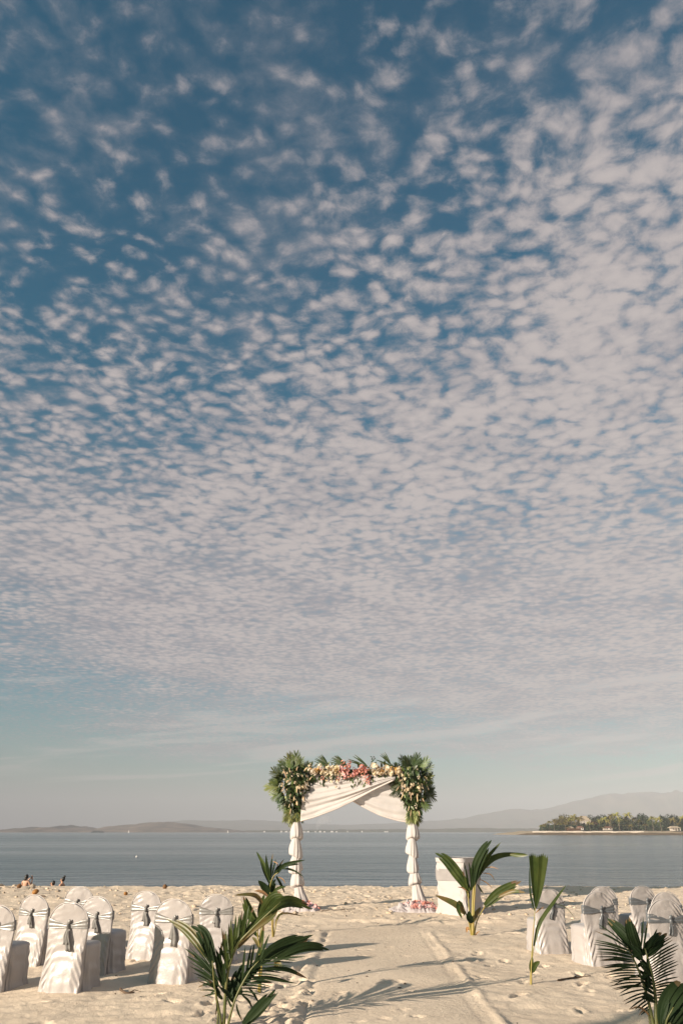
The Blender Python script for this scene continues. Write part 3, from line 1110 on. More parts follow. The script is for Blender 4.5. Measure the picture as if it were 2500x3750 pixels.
def frond_mesh(name, l, nleaf, leafl, m, seed, wd=0.006, one_side=False, droop=0.25):
    """Small pinnate palm leaf along +Y."""
    rr = random.Random(seed)
    mb = MB()

    def c(s):
        return Vector((0.06 * l * math.sin(s * 2), l * s, -droop * l * s * s))
    mb.tube([c(i / 6) for i in range(7)], [wd * 0.8 * (1 - 0.8 * i / 6) + 0.0008 for i in range(7)], 5)
    for k in range(nleaf):
        s = 0.16 + 0.84 * k / (nleaf - 1)
        for sd in ((1,) if one_side else (-1, 1)):
            ll = leafl * (0.45 + 0.75 * math.sin(math.pi * (0.18 + 0.7 * s))) * rr.uniform(0.85, 1.1)
            an = R(58 - 34 * s + rr.uniform(-6, 6))
            d = Vector((math.sin(an) * sd, math.cos(an), rr.uniform(-0.12, 0.12)))
            sidev = Vector((-d.y, d.x, 0)).normalized()
            p0 = c(s)
            V = []
            for i in range(5):
                q = i / 4
                ww = wd * (0.35 + 1.0 * math.sin(math.pi * min(1, 0.15 + 0.78 * q)))
                if i == 4:
                    ww *= 0.1
                ctr = p0 + d * ll * q + Vector((0, 0, -0.22 * ll * q * q))
                V += [ctr - sidev * ww, ctr + Vector((0, 0, -0.4 * ww)), ctr + sidev * ww]
            F = []
            for i in range(4):
                b = i * 3
                F += [(b, b + 1, b + 4, b + 3), (b + 1, b + 2, b + 5, b + 4)]
            mb.add(V, F)
    return mb.mesh(name, [m])


LEAVES = [leaf_mesh('leaf', 0.13, 0.032, MATS['leaf_dark']), leaf_mesh('leaf', 0.11, 0.026, MATS['leaf_mid']), leaf_mesh('leaf', 0.15, 0.036, MATS['leaf_dark'], 0.3), leaf_mesh('leaf', 0.09, 0.024, MATS['leaf_pale'])]
CREAMS = [cluster_mesh('flower', 0.055, MATS['petal_cream'], 9, 1), flower_mesh('flower', 0.045, MATS['petal_cream'], 9, 0.7, 1), cluster_mesh('flower', 0.065, MATS['petal_cream'], 11, 2), cluster_mesh('flower', 0.05, MATS['petal_white'], 8, 3)]
SPIKES = [spike_mesh('flower_spike', 0.14, 0.014, MATS['spike_tan'], 1), spike_mesh('flower_spike', 0.11, 0.012, MATS['petal_cream'], 2), spike_mesh('flower_spike', 0.18, 0.013, MATS['spike_tan'], 3)]
FRONDS = [frond_mesh('palm_frond', 0.44, 20, 0.21, MATS['leaf_mid'], 1, 0.0062), frond_mesh('palm_frond', 0.40, 19, 0.22, MATS['leaf_dark'], 2, 0.0066),
          frond_mesh('palm_frond', 0.46, 22, 0.20, MATS['leaf_pale'], 3, 0.0055), frond_mesh('palm_frond', 0.38, 17, 0.23, MATS['leaf_mid'], 4, 0.007)]


def orient(o, d, roll=0.0, tip=None):
    """Point the object's +Y along d, its +Z about towards tip (default: the camera side)."""
    d = Vector(d).normalized()
    z = Vector(tip if tip is not None else (0, -1, 0.3))
    z = (z - d * z.dot(d))
    if z.length < 1e-3:
        z = Vector((0, 0, 1)) - d * d.z
    z.normalize()
    x = d.cross(z)
    m = Matrix((x, d, z)).transposed() @ Matrix.Rotation(roll, 3, 'Y')
    o.rotation_euler = m.to_euler()


def bouquet(cx, seed, label):
    rr = random.Random(seed)
    c = on_arch(cx, 2880, -0.05)
    root = empty('flower_bouquet', c)
    root.scale = (0.86, 0.88, 0.88) if seed == 3 else (0.81, 0.86, 0.91)
    tag(root, label, 'bouquet', 'bouquets at the corners of the arch')

    def halfw(z):        # outline of the dense body, a drop that narrows downwards
        return float(np.interp(z, [-0.72, -0.52, -0.28, 0.0, 0.24, 0.42, 0.54], [0.05, 0.15, 0.30, 0.42, 0.43, 0.29, 0.07]))
    mb = MB()            # stems and moss bound round the post
    V, F = [], []
    rows, M = 14, 14
    for i in range(rows):
        z = -0.66 + 1.14 * i / (rows - 1)
        for k in range(M):
            a = 2 * math.pi * k / M
            w_ = halfw(z) * (0.62 + 0.2 * rr.random())
            V.append((w_ * math.cos(a), 0.62 * w_ * math.sin(a), z))
    F = [tuple(q) for q in grid_faces(rows, M, False, True)] + [tuple(range(M))[::-1], tuple((rows - 1) * M + k for k in range(M))]
    mb.add(V, F)
    link('stem_core', mb.mesh('stem_core', [MATS['leaf_dark']], smooth=False), root)
    # fronds ray out all round
    for k in range(44):
        a = 2 * math.pi * k / 44 + rr.uniform(-0.12, 0.12)
        z = 0.0 + 0.42 * math.sin(a) - (0.12 if math.sin(a) < 0 else 0) * abs(math.sin(a))
        w_ = halfw(z) * 0.72
        pos = (w_ * math.cos(a), rr.uniform(-0.14, 0.20), z)
        dirv = Vector((math.cos(a), rr.uniform(-0.55, 0.35), math.sin(a) * (0.85 if math.sin(a) > 0 else 1.25) + rr.uniform(-0.15, 0.15)))
        fm = FRONDS[2] if rr.random() < 0.22 else FRONDS[rr.choice([0, 1, 1, 3])]
        o = link('palm_frond', fm, root, pos, None, rr.uniform(0.55, 0.98))
        orient(o, dirv, rr.uniform(-0.5, 0.5))
    n = 0
    while n < 290:       # foliage facing outward over the camera half, fewer behind
        z = rr.uniform(-0.70, 0.52)
        a = rr.uniform(0, 2 * math.pi)
        if math.sin(a) > 0.25 and rr.random() < 0.6:
            continue
        w_ = halfw(z)
        pos = Vector((w_ * math.cos(a) * 0.95, 0.66 * w_ * math.sin(a), z))
        out = Vector((math.cos(a), math.sin(a) * 0.9, 0.25 * z)).normalized()
        dv = out * rr.uniform(0.2, 0.9) + Vector((rr.uniform(-0.7, 0.7), rr.uniform(-0.4, 0.2), rr.uniform(-1.0, 0.7)))
        o = link('leaf', LEAVES[rr.choice([0, 0, 1, 1, 2, 2, 2, 3])], root, pos, None, rr.uniform(0.9, 1.5))
        orient(o, dv, rr.uniform(-0.8, 0.8), out + Vector((0, 0, 0.5)))
        n += 1
    n = 0
    while n < 42:
        z = min(0.44, max(-0.50, rr.gauss(-0.02, 0.22)))
        a = rr.uniform(math.pi * 1.05, math.pi * 1.95)
        w_ = halfw(z)
        pos = Vector((w_ * math.cos(a) * 0.92, 0.72 * w_ * math.sin(a) - 0.05, z))
        out = Vector((math.cos(a), math.sin(a), 0.3))
        o = link('flower', rr.choice(CREAMS), root, pos, None, rr.uniform(0.5, 1.05))
        o.rotation_euler = out.to_track_quat('Z', 'Y').to_euler()
        n += 1
    for k in range(22):
        z = rr.uniform(-0.60, 0.40)
        a = rr.uniform(math.pi * 1.05, math.pi * 1.95)
        w_ = halfw(z)
        pos = Vector((w_ * math.cos(a) * 0.95, 0.72 * w_ * math.sin(a) - 0.05, z))
        o = link('flower_spike', rr.choice(SPIKES), root, pos, None, rr.uniform(0.8, 1.15))
        orient(o, Vector((pos.x * 1.6, -0.45, (-0.9 if z < 0.1 else 0.6) + rr.uniform(-0.3, 0.3))))
    # loose pale strands hanging from the foot
    for k in range(6):
        o = link('palm_frond', FRONDS[2], root, (rr.uniform(-0.10, 0.10), -0.1, -0.52), None, rr.uniform(0.5, 0.75))
        orient(o, (rr.uniform(-0.5, 0.5), -0.15, -1), rr.uniform(-0.6, 0.6))
    return root


bouquet(1078, 3, 'bouquet of cream flowers and palm leaves on the left corner of the arch')
bouquet(1511, 8, 'bouquet of cream flowers and palm leaves on the right corner of the arch')

# garland along the beam
g0 = on_arch(1300, 2822, -0.08)
garl = empty('flower_garland', g0)
tag(garl, 'garland of white, orange and coral pink flowers along the top of the arch', 'garland')
CORAL = [cluster_mesh('flower', 0.060, MATS['petal_coral'], 11, 5), cluster_mesh('flower', 0.055, MATS['petal_pink'], 10, 6)]
WHITE = [cluster_mesh('flower', 0.055, MATS['petal_white'], 10, 7), flower_mesh('flower', 0.06, MATS['petal_white'], 9, 0.5, 1), cluster_mesh('flower', 0.05, MATS['petal_cream'], 9, 9)]
ORANGE = [cluster_mesh('flower', 0.050, MATS['petal_yellow'], 10, 8), cluster_mesh('flower', 0.045, MATS['petal_cream'], 9, 10)]
mb = MB()
mb.tube([on_arch(1130, 2825, -0.02) - g0, on_arch(1300, 2828, -0.02) - g0, on_arch(1462, 2825, -0.02) - g0], 0.07, 8)
link('moss_roll', mb.mesh('moss_roll', [MATS['leaf_dark']], smooth=False), garl)
for k in range(150):
    px = rnd.uniform(1128, 1462)
    core = abs(px - 1288) < 44
    py = rnd.gauss(2822 if not core else 2820, 9 if not core else 13)
    if 1330 < px < 1352:
        py = rnd.uniform(2815, 2860)
    if core or 1330 < px < 1350:
        ms = CORAL
    elif px < 1165:
        ms = ORANGE if rnd.random() < 0.6 else WHITE
    elif px > 1400:
        ms = ORANGE if rnd.random() < 0.55 else WHITE
    elif px < 1236:
        ms = WHITE if rnd.random() < 0.72 else (ORANGE if rnd.random() < 0.6 else CORAL)
    else:
        ms = WHITE if rnd.random() < 0.6 else ORANGE
    pos = on_arch(px, py, -0.10 - rnd.uniform(0, 0.09)) - g0
    o = link('flower', rnd.choice(ms), garl, pos, None, rnd.uniform(0.75, 1.2))
    out = Vector((rnd.uniform(-0.5, 0.5), -1, rnd.uniform(-0.3, 0.7)))
    o.rotation_euler = out.to_track_quat('Z', 'Y').to_euler()
for (px, py, ms) in [(1238, 2852, CORAL), (1236, 2862, WHITE), (1212, 2848, WHITE), (1214, 2862, WHITE), (1196, 2856, ORANGE), (1346, 2862, CORAL), (1352, 2868, CORAL), (1230, 2880, ORANGE), (1180, 2850, CORAL)]:
    o = link('flower', rnd.choice(ms), garl, on_arch(px, py, -0.19) - g0, None, 0.8)
    o.rotation_euler = Vector((0.1, -1, 0.2)).to_track_quat('Z', 'Y').to_euler()
for k in range(70):
    px = rnd.uniform(1130, 1462)
    low = rnd.random() < 0.6
    pos = on_arch(px, rnd.uniform(2836, 2852) if low else rnd.uniform(2800, 2815), -0.10) - g0
    o = link('leaf', rnd.choice(LEAVES), garl, pos, None, rnd.uniform(0.7, 1.0))
    orient(o, (rnd.uniform(-1, 1), -0.6, -0.9 if low else 0.8), rnd.uniform(-0.8, 0.8))
for (px, py) in [(1290, 2858), (1298, 2870), (1312, 2862), (1310, 2848), (1284, 2875), (1320, 2858), (1340, 2862), (1334, 2872), (1286, 2852), (1170, 2862), (1165, 2850), (1182, 2868), (1365, 2852), (1358, 2862)]:
    o = link('leaf', LEAVES[rnd.choice([0, 1])], garl, on_arch(px, py, -0.17) - g0, None, 0.75)
    orient(o, (rnd.uniform(-0.8, 0.8), -0.4, -1), rnd.uniform(-0.6, 0.6))
# half fans of palm standing up behind the flowers: (base, list of tips)
FAN = [((1211, 2818), [(1150, 2788), (1152, 2780), (1156, 2776), (1162, 2771), (1167, 2768), (1172, 2765), (1177, 2763)]),
       ((1273, 2812), [(1205, 2790), (1208, 2782), (1212, 2776), (1216, 2773), (1222, 2769), (1226, 2767), (1233, 2766)]),
       ((1354, 2814), [(1270, 2786), (1274, 2780), (1292, 2770), (1298, 2764), (1310, 2777)]),
       ((1444, 2812), [(1376, 2783), (1391, 2766), (1394, 2760), (1401, 2757), (1408, 2754), (1388, 2793)])]
for base, tips in FAN:
    b = on_arch(base[0], base[1], 0.06)
    mb = MB()
    q0 = on_arch(base[0] + 6, base[1] + 16, 0.02) - g0
    mb.tube([q0, b - g0, on_arch(tips[-1][0], tips[-1][1], 0.10) - g0], [0.010, 0.008, 0.002], 6)
    fan = link('palm_fan', mb.mesh('palm_fan', [MATS['leaf_mid']]), garl)
    for k, tp in enumerate(tips):
        e = on_arch(tp[0], tp[1], 0.10 + rnd.uniform(-0.05, 0.08)) - g0
        s0 = (b - g0).lerp(on_arch(tips[-1][0], tips[-1][1], 0.10) - g0, 0.30 * k / len(tips))
        dirv = e - s0
        sd = dirv.cross(Vector((0, 1, 0))).normalized()
        V, F = [], []
        for i in range(6):
            s = i / 5
            ww = 0.017 * math.sin(math.pi * (0.12 + 0.82 * s)) + 0.001
            c = s0 + dirv * s + Vector((0, 0, 0.015 * math.sin(s * 3)))
            V += [c - sd * ww, c + Vector((0, -0.4 * ww, 0)), c + sd * ww]
        for i in range(5):
            q = i * 3
            F += [(q, q + 1, q + 4, q + 3), (q + 1, q + 2, q + 5, q + 4)]
        link('leaflet', mesh_np('leaflet', V, F, [MATS['leaf_dark']]), fan)
# a loose twig with small round leaves
mb = MB()
tw = [on_arch(1350, 2812, 0.02), on_arch(1362, 2790, 0.03), on_arch(1366, 2770, 0.03)]
mb.tube([q - g0 for q in tw], [0.006, 0.005, 0.003], 6)
twig = link('twig', mb.mesh('twig', [MATS['leaf_mid']]), garl)
for (px, py) in [(1362, 2774), (1368, 2781), (1372, 2775), (1360, 2783), (1358, 2792), (1364, 2788)]:
    o = link('leaf', LEAVES[0], twig, on_arch(px, py, 0.02) - g0, None, 0.42)
    orient(o, (rnd.uniform(-1, 1), -0.2, 0.6), 0.3)

# tulle and petals at the foot of each post
PETAL = leaf_mesh('petal', 0.05, 0.022, MATS['petal_pink'], -0.5)


def tulle_heap(x0, x1, y, label, seed, pink):
    a, b = on_plane(x0, y), on_plane(x1, y)
    c = (a + b) / 2
    c.z = ground(c.x, c.y)
    root = empty('tulle_heap', c)
    tag(root, label, 'fabric', 'tulle heaped at the feet of the arch')
    rr = random.Random(seed)
    half = (b.x - a.x) / 2
    nx, ny = 70, 30
    X, Y = np.meshgrid(np.linspace(-half, half, nx), np.linspace(-0.38, 0.38, ny), indexing='ij')
    env = np.clip(1 - (X / half) ** 2, 0, 1) ** 0.6 * np.clip(1 - (Y / 0.38) ** 2, 0, 1) ** 0.6
    Z = env * (0.11 + 0.13 * np.abs(fbm(X / 0.17, Y / 0.12, seed, 4, 0.6)) * 2 + 0.05 * np.sin(X * 26 + 6 * fbm(X / 0.3, Y / 0.3, seed + 3, 2)))
    gz = np.array([ground(c.x + q[0], c.y + q[1]) for q in zip(X.ravel(), Y.ravel())]).reshape(X.shape) - c.z
    X2 = X * (1 + 0.15 * fbm(Y / 0.15, X * 0, seed + 7, 2))
    V = np.stack([X2, Y, gz - 0.012 + Z * 0.72], -1).reshape(-1, 3)
    link('tulle', mesh_np('tulle', V, grid_faces(nx, ny), [MATS['tulle']]), root)
    for k in range(pink):
        x = rr.triangular(-half * 0.6, half * 1.0, half * 0.35)
        yv = rr.uniform(-0.30, 0.2)
        e = max(0.0, 1 - (x / half) ** 2) ** 0.6 * max(0.0, 1 - (yv / 0.38) ** 2) ** 0.6
        z = ground(c.x + x, c.y + yv) - c.z + 0.13 * e + 0.02
        o = link('flower' if k % 3 == 0 else 'petal', rr.choice(CORAL) if k % 3 == 0 else PETAL, root, (x, yv, z), None, rr.uniform(0.5, 0.95) if k % 3 == 0 else rr.uniform(0.8, 1.5))
        o.rotation_euler = (rr.uniform(-0.8, 0.8), rr.uniform(-0.8, 0.8), rr.uniform(0, 6))


tulle_heap(1030, 1172, 3336, 'white tulle with pink petals at the foot of the left post', 5, 42)
tulle_heap(1428, 1622, 3338, 'white tulle with bright pink petals at the foot of the right post', 9, 80)

# ------------------------------------------------------------------ palm seedlings stuck in the sand
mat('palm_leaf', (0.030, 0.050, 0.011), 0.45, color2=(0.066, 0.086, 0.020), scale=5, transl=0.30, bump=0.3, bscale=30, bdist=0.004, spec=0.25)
mat('palm_leaf_dark', (0.014, 0.027, 0.010), 0.55, color2=(0.022, 0.036, 0.012), scale=5, transl=0.12, bump=0.3, bscale=30, bdist=0.004, spec=0.12)  # dark leaf tone; also holds the shade on the right front palms
mat('palm_leaf_tip', (0.065, 0.090, 0.022), 0.45, color2=(0.17, 0.11, 0.035), scale=4, transl=0.22)
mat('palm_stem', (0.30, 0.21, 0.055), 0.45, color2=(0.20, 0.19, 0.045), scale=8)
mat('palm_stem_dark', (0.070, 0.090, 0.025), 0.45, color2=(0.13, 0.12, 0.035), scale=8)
mat('palm_withered', (0.120, 0.085, 0.030), 0.7, color2=(0.085, 0.045, 0.020), scale=12)
mat('palm_dry', (0.36, 0.20, 0.085), 0.7, color2=(0.22, 0.12, 0.055), scale=9)


def smooth_path(pts, n):
    """Catmull-Rom through the points."""
    pts = [Vector(q) for q in pts]
    if len(pts) == 2:
        return [pts[0].lerp(pts[1], i / (n - 1)) for i in range(n)]
    ext = [pts[0] * 2 - pts[1]] + pts + [pts[-1] * 2 - pts[-2]]
    out = []
    for i in range(n):
        s = i / (n - 1) * (len(pts) - 1)
        k = min(int(s), len(pts) - 2)
        t = s - k
        a, b, c, d_ = ext[k], ext[k + 1], ext[k + 2], ext[k + 3]
        out.append(0.5 * ((2 * b) + (c - a) * t + (2 * a - 5 * b + 4 * c - d_) * t * t + (3 * b - a - 3 * c + d_) * t ** 3))
    return out


def blade_mesh(name, path, wmax, m, pleats=1, blunt=False, seed=0, twist=0.0, wbase=0.12):
    """Leaf blade along a path: folded along the midrib, ribbed across, pointed or torn at the tip."""
    n = len(path)
    nv = 2 * pleats + 3
    V, F = [], []
    rr = random.Random(seed)
    L = sum((path[i + 1] - path[i]).length for i in range(n - 1))
    for i, q in enumerate(path):
        s = i / (n - 1)
        t = (path[min(i + 1, n - 1)] - path[max(i - 1, 0)]).normalized()
        view = Vector((0.25 * math.sin(seed), -1, 0.25)).normalized()
        side = t.cross(view)
        if side.length < 1e-3:
            side = Vector((1, 0, 0))
        side.normalize()
        nrm = side.cross(t).normalized()
        if twist:
            a = twist * (0.4 + 0.6 * s)
            side, nrm = side * math.cos(a) + nrm * math.sin(a), nrm * math.cos(a) - side * math.sin(a)
        if blunt:
            w_ = wmax * (wbase + (1 - wbase) * min(1, s * 1.05) ** 0.8)
        else:
            w_ = wmax * max(0.03, (wbase + (1 - wbase) * math.sin(math.pi * min(1.0, 0.06 + 0.93 * s ** 0.85)) ** 0.75) if s < 0.97 else 0.05)
        for j in range(nv):
            e = -1 + 2 * j / (nv - 1)
            zig = (0.03 * w_ if pleats > 1 else 0.0) * (1 if j % 2 else -1)
            p_ = q + side * (w_ * 0.5 * e) + nrm * (0.16 * w_ * abs(e) + zig)
            if blunt and i == n - 1:
                p_ = p_ + t * (L * 0.035 * (1 if j % 2 else -1) - L * 0.05 * abs(e))
            V.append(p_)
    for i in range(n - 1):
        for j in range(nv - 1):
            a = i * nv + j
            F.append((a, a + 1, a + nv + 1, a + nv))
    dry = rr.random() < 0.22 and not blunt     # withered tip
    fm_ = [1 if dry and (f // (nv - 1)) >= n - 3 else 0 for f in range(len(F))]
    return mesh_np(name, V, F, [m, MATS['palm_withered']], True, fm_)


def palm(name, label, group, org, sc, Y0, base_px, leaves, stems, seed, spread=0.5, leafmats=('palm_leaf',), stem_mat='palm_stem'):
    """A palm traced in zoom coordinates: org + p / sc gives photo pixels. Leaves fan out in depth round the stem."""
    rr = random.Random(seed)

    def px(q):
        return (org[0] + q[0] / sc, org[1] + q[1] / sc)
    bx, by = px(base_px)
    b = at(bx, by, Y0)
    b.z = ground(b.x, b.y)
    root = empty(name, b)
    tag(root, label, 'palm', group)
    mperpx = (b - Vector((0, 0, EYE))).length / FPX / sc * 0.97
    for st, w0, w1 in stems:
        n = max(6, 3 * len(st))
        dep = rr.uniform(-0.10, 0.10)
        pts = []
        for k, q in enumerate(st):
            s = k / (len(st) - 1)
            p_ = at(*px(q), Y0 + dep * s)
            pts.append(p_ - b)
        if (Vector(px(st[0])) - Vector((bx, by))).length < 30:
            pts[0].z = min(pts[0].z, ground(b.x + pts[0].x, b.y + pts[0].y) - b.z - 0.05)
        path = smooth_path(pts, n)
        mb = MB()
        mb.tube(path, [(w0 + (w1 - w0) * i / (n - 1)) * 0.5 * mperpx for i in range(n)], 7)
        link('stem', mb.mesh('stem', [MATS[stem_mat]]), root)
    for k, lf in enumerate(leaves):
        pts, wd = lf[0], lf[1]
        opt = lf[2] if len(lf) > 2 else ''
        ln = sum(math.dist(pts[i], pts[i + 1]) for i in range(len(pts) - 1)) * mperpx
        dep = rr.uniform(-1, 1) * spread * min(ln, 0.9)
        d0 = rr.uniform(-0.04, 0.04)
        P = []
        for i, q in enumerate(pts):
            s = i / (len(pts) - 1)
            P.append(at(*px(q), Y0 + d0 + dep * s ** 1.3) - b)
        path = smooth_path(P, 12 if wd > 30 else 9)
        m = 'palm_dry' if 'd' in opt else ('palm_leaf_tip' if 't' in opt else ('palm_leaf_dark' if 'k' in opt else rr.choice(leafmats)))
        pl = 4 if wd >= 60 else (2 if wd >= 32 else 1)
        if wd < 58 or 'b' in opt:
            link('leaf' if wd >= 30 else 'leaflet', blade_mesh('leaf', path, wd * mperpx * (0.95 if wd >= 30 else 1.12), MATS[m], pl, 'b' in opt, k + seed, rr.uniform(-0.5, 0.5) if 'b' not in opt else 0.0, 0.35 if 'w' in opt else 0.12), root)
            continue
        # a broad young leaf is split along its ribs into a few long segments
        nseg = 3 if wd < 90 else 5
        tw = rr.uniform(-0.3, 0.3)
        path = smooth_path(P, 16)
        for j in range(nseg):
            e = -1 + 2 * j / (nseg - 1)
            cut = 16 - int(round(abs(e) * rr.uniform(1.0, 3.4)))
            sp = []
            for i in range(cut):
                s = i / 15
                tg = (path[min(i + 1, 15)] - path[max(i - 1, 0)]).normalized()
                sd = tg.cross(Vector((0, -1, 0.25))).normalized()
                sp.append(path[i] + sd * (e * wd * mperpx * 0.34 * math.sin(math.pi * min(1, 0.08 + 0.80 * s)) ** 0.8) + Vector((0, 0.012 * abs(e), 0)))
            link('leaf', blade_mesh('leaf', sp, wd * mperpx * (0.46 if nseg == 3 else 0.31), MATS[m], 2, False, k + seed + j, tw + rr.uniform(-0.12, 0.12), 0.3), root)
    return root


def side_leaves(rach, tips, w0, opt='', lo=0.0, hi=1.0):
    """Leaflets from evenly spaced points of a rachis to the listed tips."""
    P = smooth_path([Vector((q[0], q[1], 0)) for q in rach], 60)
    out = []
    if len(tips) > 6:        # the leaflets stand twice as close as the traced ones
        more = []
        for k, tp in enumerate(tips):
            more.append(tp)
            if k + 1 < len(tips):
                nx_ = tips[k + 1]
                more.append(((tp[0] + nx_[0]) / 2 + 14 * math.sin(k * 2.3), (tp[1] + nx_[1]) / 2 + 10 * math.cos(k * 1.7)))
        tips = more
    for k, tp in enumerate(tips):
        s = lo + (hi - lo) * (k / max(1, len(tips) - 1))
        q = P[int(round(s * 59))]
        mid = ((q.x + tp[0]) / 2, (q.y + tp[1]) / 2 - 0.04 * abs(tp[0] - q.x))
        out.append(([(q.x, q.y), mid, tp], w0, opt))
    return out


GP = 'palm seedlings planted along the aisle'
Z2, S2 = (600, 3100), 2.412
# big dark palm in front, left
r1 = [(530, 1568), (560, 1150), (640, 890), (760, 745), (1030, 490)]
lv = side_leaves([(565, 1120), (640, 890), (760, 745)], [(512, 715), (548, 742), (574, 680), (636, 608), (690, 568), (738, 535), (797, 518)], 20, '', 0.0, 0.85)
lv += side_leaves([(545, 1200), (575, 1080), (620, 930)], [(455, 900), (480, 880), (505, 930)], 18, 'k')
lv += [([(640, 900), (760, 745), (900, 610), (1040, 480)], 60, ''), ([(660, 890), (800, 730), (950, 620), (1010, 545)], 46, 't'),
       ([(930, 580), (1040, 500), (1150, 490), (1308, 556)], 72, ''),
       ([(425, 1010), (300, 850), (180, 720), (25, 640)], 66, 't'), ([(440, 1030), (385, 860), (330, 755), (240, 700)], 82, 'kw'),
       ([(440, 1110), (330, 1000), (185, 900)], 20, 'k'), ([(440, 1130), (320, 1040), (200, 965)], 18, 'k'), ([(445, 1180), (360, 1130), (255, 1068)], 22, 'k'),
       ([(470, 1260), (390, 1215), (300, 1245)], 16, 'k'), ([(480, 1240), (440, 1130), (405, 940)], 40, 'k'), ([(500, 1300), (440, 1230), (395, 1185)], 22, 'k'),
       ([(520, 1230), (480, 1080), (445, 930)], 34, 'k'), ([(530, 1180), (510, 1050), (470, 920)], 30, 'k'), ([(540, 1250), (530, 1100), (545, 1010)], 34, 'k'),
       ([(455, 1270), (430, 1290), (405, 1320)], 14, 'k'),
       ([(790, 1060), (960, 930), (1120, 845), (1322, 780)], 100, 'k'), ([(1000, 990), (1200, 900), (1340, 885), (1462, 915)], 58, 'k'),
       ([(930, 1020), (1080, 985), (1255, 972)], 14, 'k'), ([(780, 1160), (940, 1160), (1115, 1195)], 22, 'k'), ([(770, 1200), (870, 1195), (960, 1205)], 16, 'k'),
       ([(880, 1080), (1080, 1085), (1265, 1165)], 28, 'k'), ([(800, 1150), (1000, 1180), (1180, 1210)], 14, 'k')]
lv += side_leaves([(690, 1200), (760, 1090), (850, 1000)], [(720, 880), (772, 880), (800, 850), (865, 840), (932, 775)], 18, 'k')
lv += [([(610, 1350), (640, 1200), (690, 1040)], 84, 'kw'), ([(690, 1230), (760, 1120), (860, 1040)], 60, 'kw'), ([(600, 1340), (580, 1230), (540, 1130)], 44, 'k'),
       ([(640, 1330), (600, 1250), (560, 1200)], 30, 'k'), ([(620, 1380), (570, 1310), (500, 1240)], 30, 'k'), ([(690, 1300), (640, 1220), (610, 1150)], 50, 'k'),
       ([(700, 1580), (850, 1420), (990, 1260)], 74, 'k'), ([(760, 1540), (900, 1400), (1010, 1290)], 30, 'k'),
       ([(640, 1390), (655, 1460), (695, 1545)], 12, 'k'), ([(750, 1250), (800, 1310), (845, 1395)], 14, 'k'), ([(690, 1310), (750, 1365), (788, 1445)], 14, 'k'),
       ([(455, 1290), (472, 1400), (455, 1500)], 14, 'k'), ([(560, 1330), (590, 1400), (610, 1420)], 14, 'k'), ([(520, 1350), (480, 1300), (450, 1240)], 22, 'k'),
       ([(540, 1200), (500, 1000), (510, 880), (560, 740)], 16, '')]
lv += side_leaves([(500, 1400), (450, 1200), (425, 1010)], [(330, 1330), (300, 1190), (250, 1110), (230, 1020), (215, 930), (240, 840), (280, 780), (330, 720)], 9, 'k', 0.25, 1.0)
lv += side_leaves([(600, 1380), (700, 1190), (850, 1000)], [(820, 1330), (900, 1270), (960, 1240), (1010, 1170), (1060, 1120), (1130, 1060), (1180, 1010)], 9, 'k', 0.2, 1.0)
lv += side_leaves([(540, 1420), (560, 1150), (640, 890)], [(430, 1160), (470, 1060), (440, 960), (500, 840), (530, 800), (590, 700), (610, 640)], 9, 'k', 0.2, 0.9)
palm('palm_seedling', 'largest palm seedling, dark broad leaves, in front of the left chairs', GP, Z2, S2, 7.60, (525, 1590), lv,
     [(r1, 26, 9), ([(505, 1590), (500, 1500), (450, 1250), (430, 1010)], 22, 8), ([(560, 1590), (585, 1500), (650, 1300), (760, 1100), (840, 1010)], 22, 8), ([(535, 1590), (545, 1400), (600, 1250)], 20, 8), ([(470, 1590), (480, 1450), (455, 1260)], 14, 6)],
     31, 0.5, ('palm_leaf',), 'palm_stem_dark')
# palm standing between the front one and the arch
lv = [([(868, 720), (855, 560), (888, 420)], 50, ''), ([(830, 700), (745, 560), (702, 440)], 62, ''), ([(850, 640), (960, 480), (1062, 438)], 112, ''), ([(880, 520), (830, 450), (760, 425), (620, 430)], 36, 't'),
      ([(920, 440), (860, 400), (800, 393)], 22, 'd'), ([(845, 900), (810, 830), (780, 800)], 20, 't'), ([(985, 1090), (1005, 1010), (1045, 1075)], 44, 't'), ([(880, 700), (905, 600), (930, 520)], 34, ''),
      ([(850, 960), (870, 800), (885, 690)], 26, ''), ([(855, 1000), (900, 960), (985, 1000)], 16, 't'), ([(840, 800), (800, 760), (770, 700)], 22, '')]
palm('palm_seedling', 'green palm seedling with yellow stems right behind the largest palm', GP, Z2, S2, on_plane(948, 3628).y, (838, 1275), lv,
     [([(838, 1275), (850, 1000), (850, 800), (880, 660)], 18, 9), ([(848, 1275), (865, 1000), (830, 800), (830, 690)], 14, 7), ([(842, 1275), (848, 900), (870, 700)], 12, 7)], 41, 0.5)
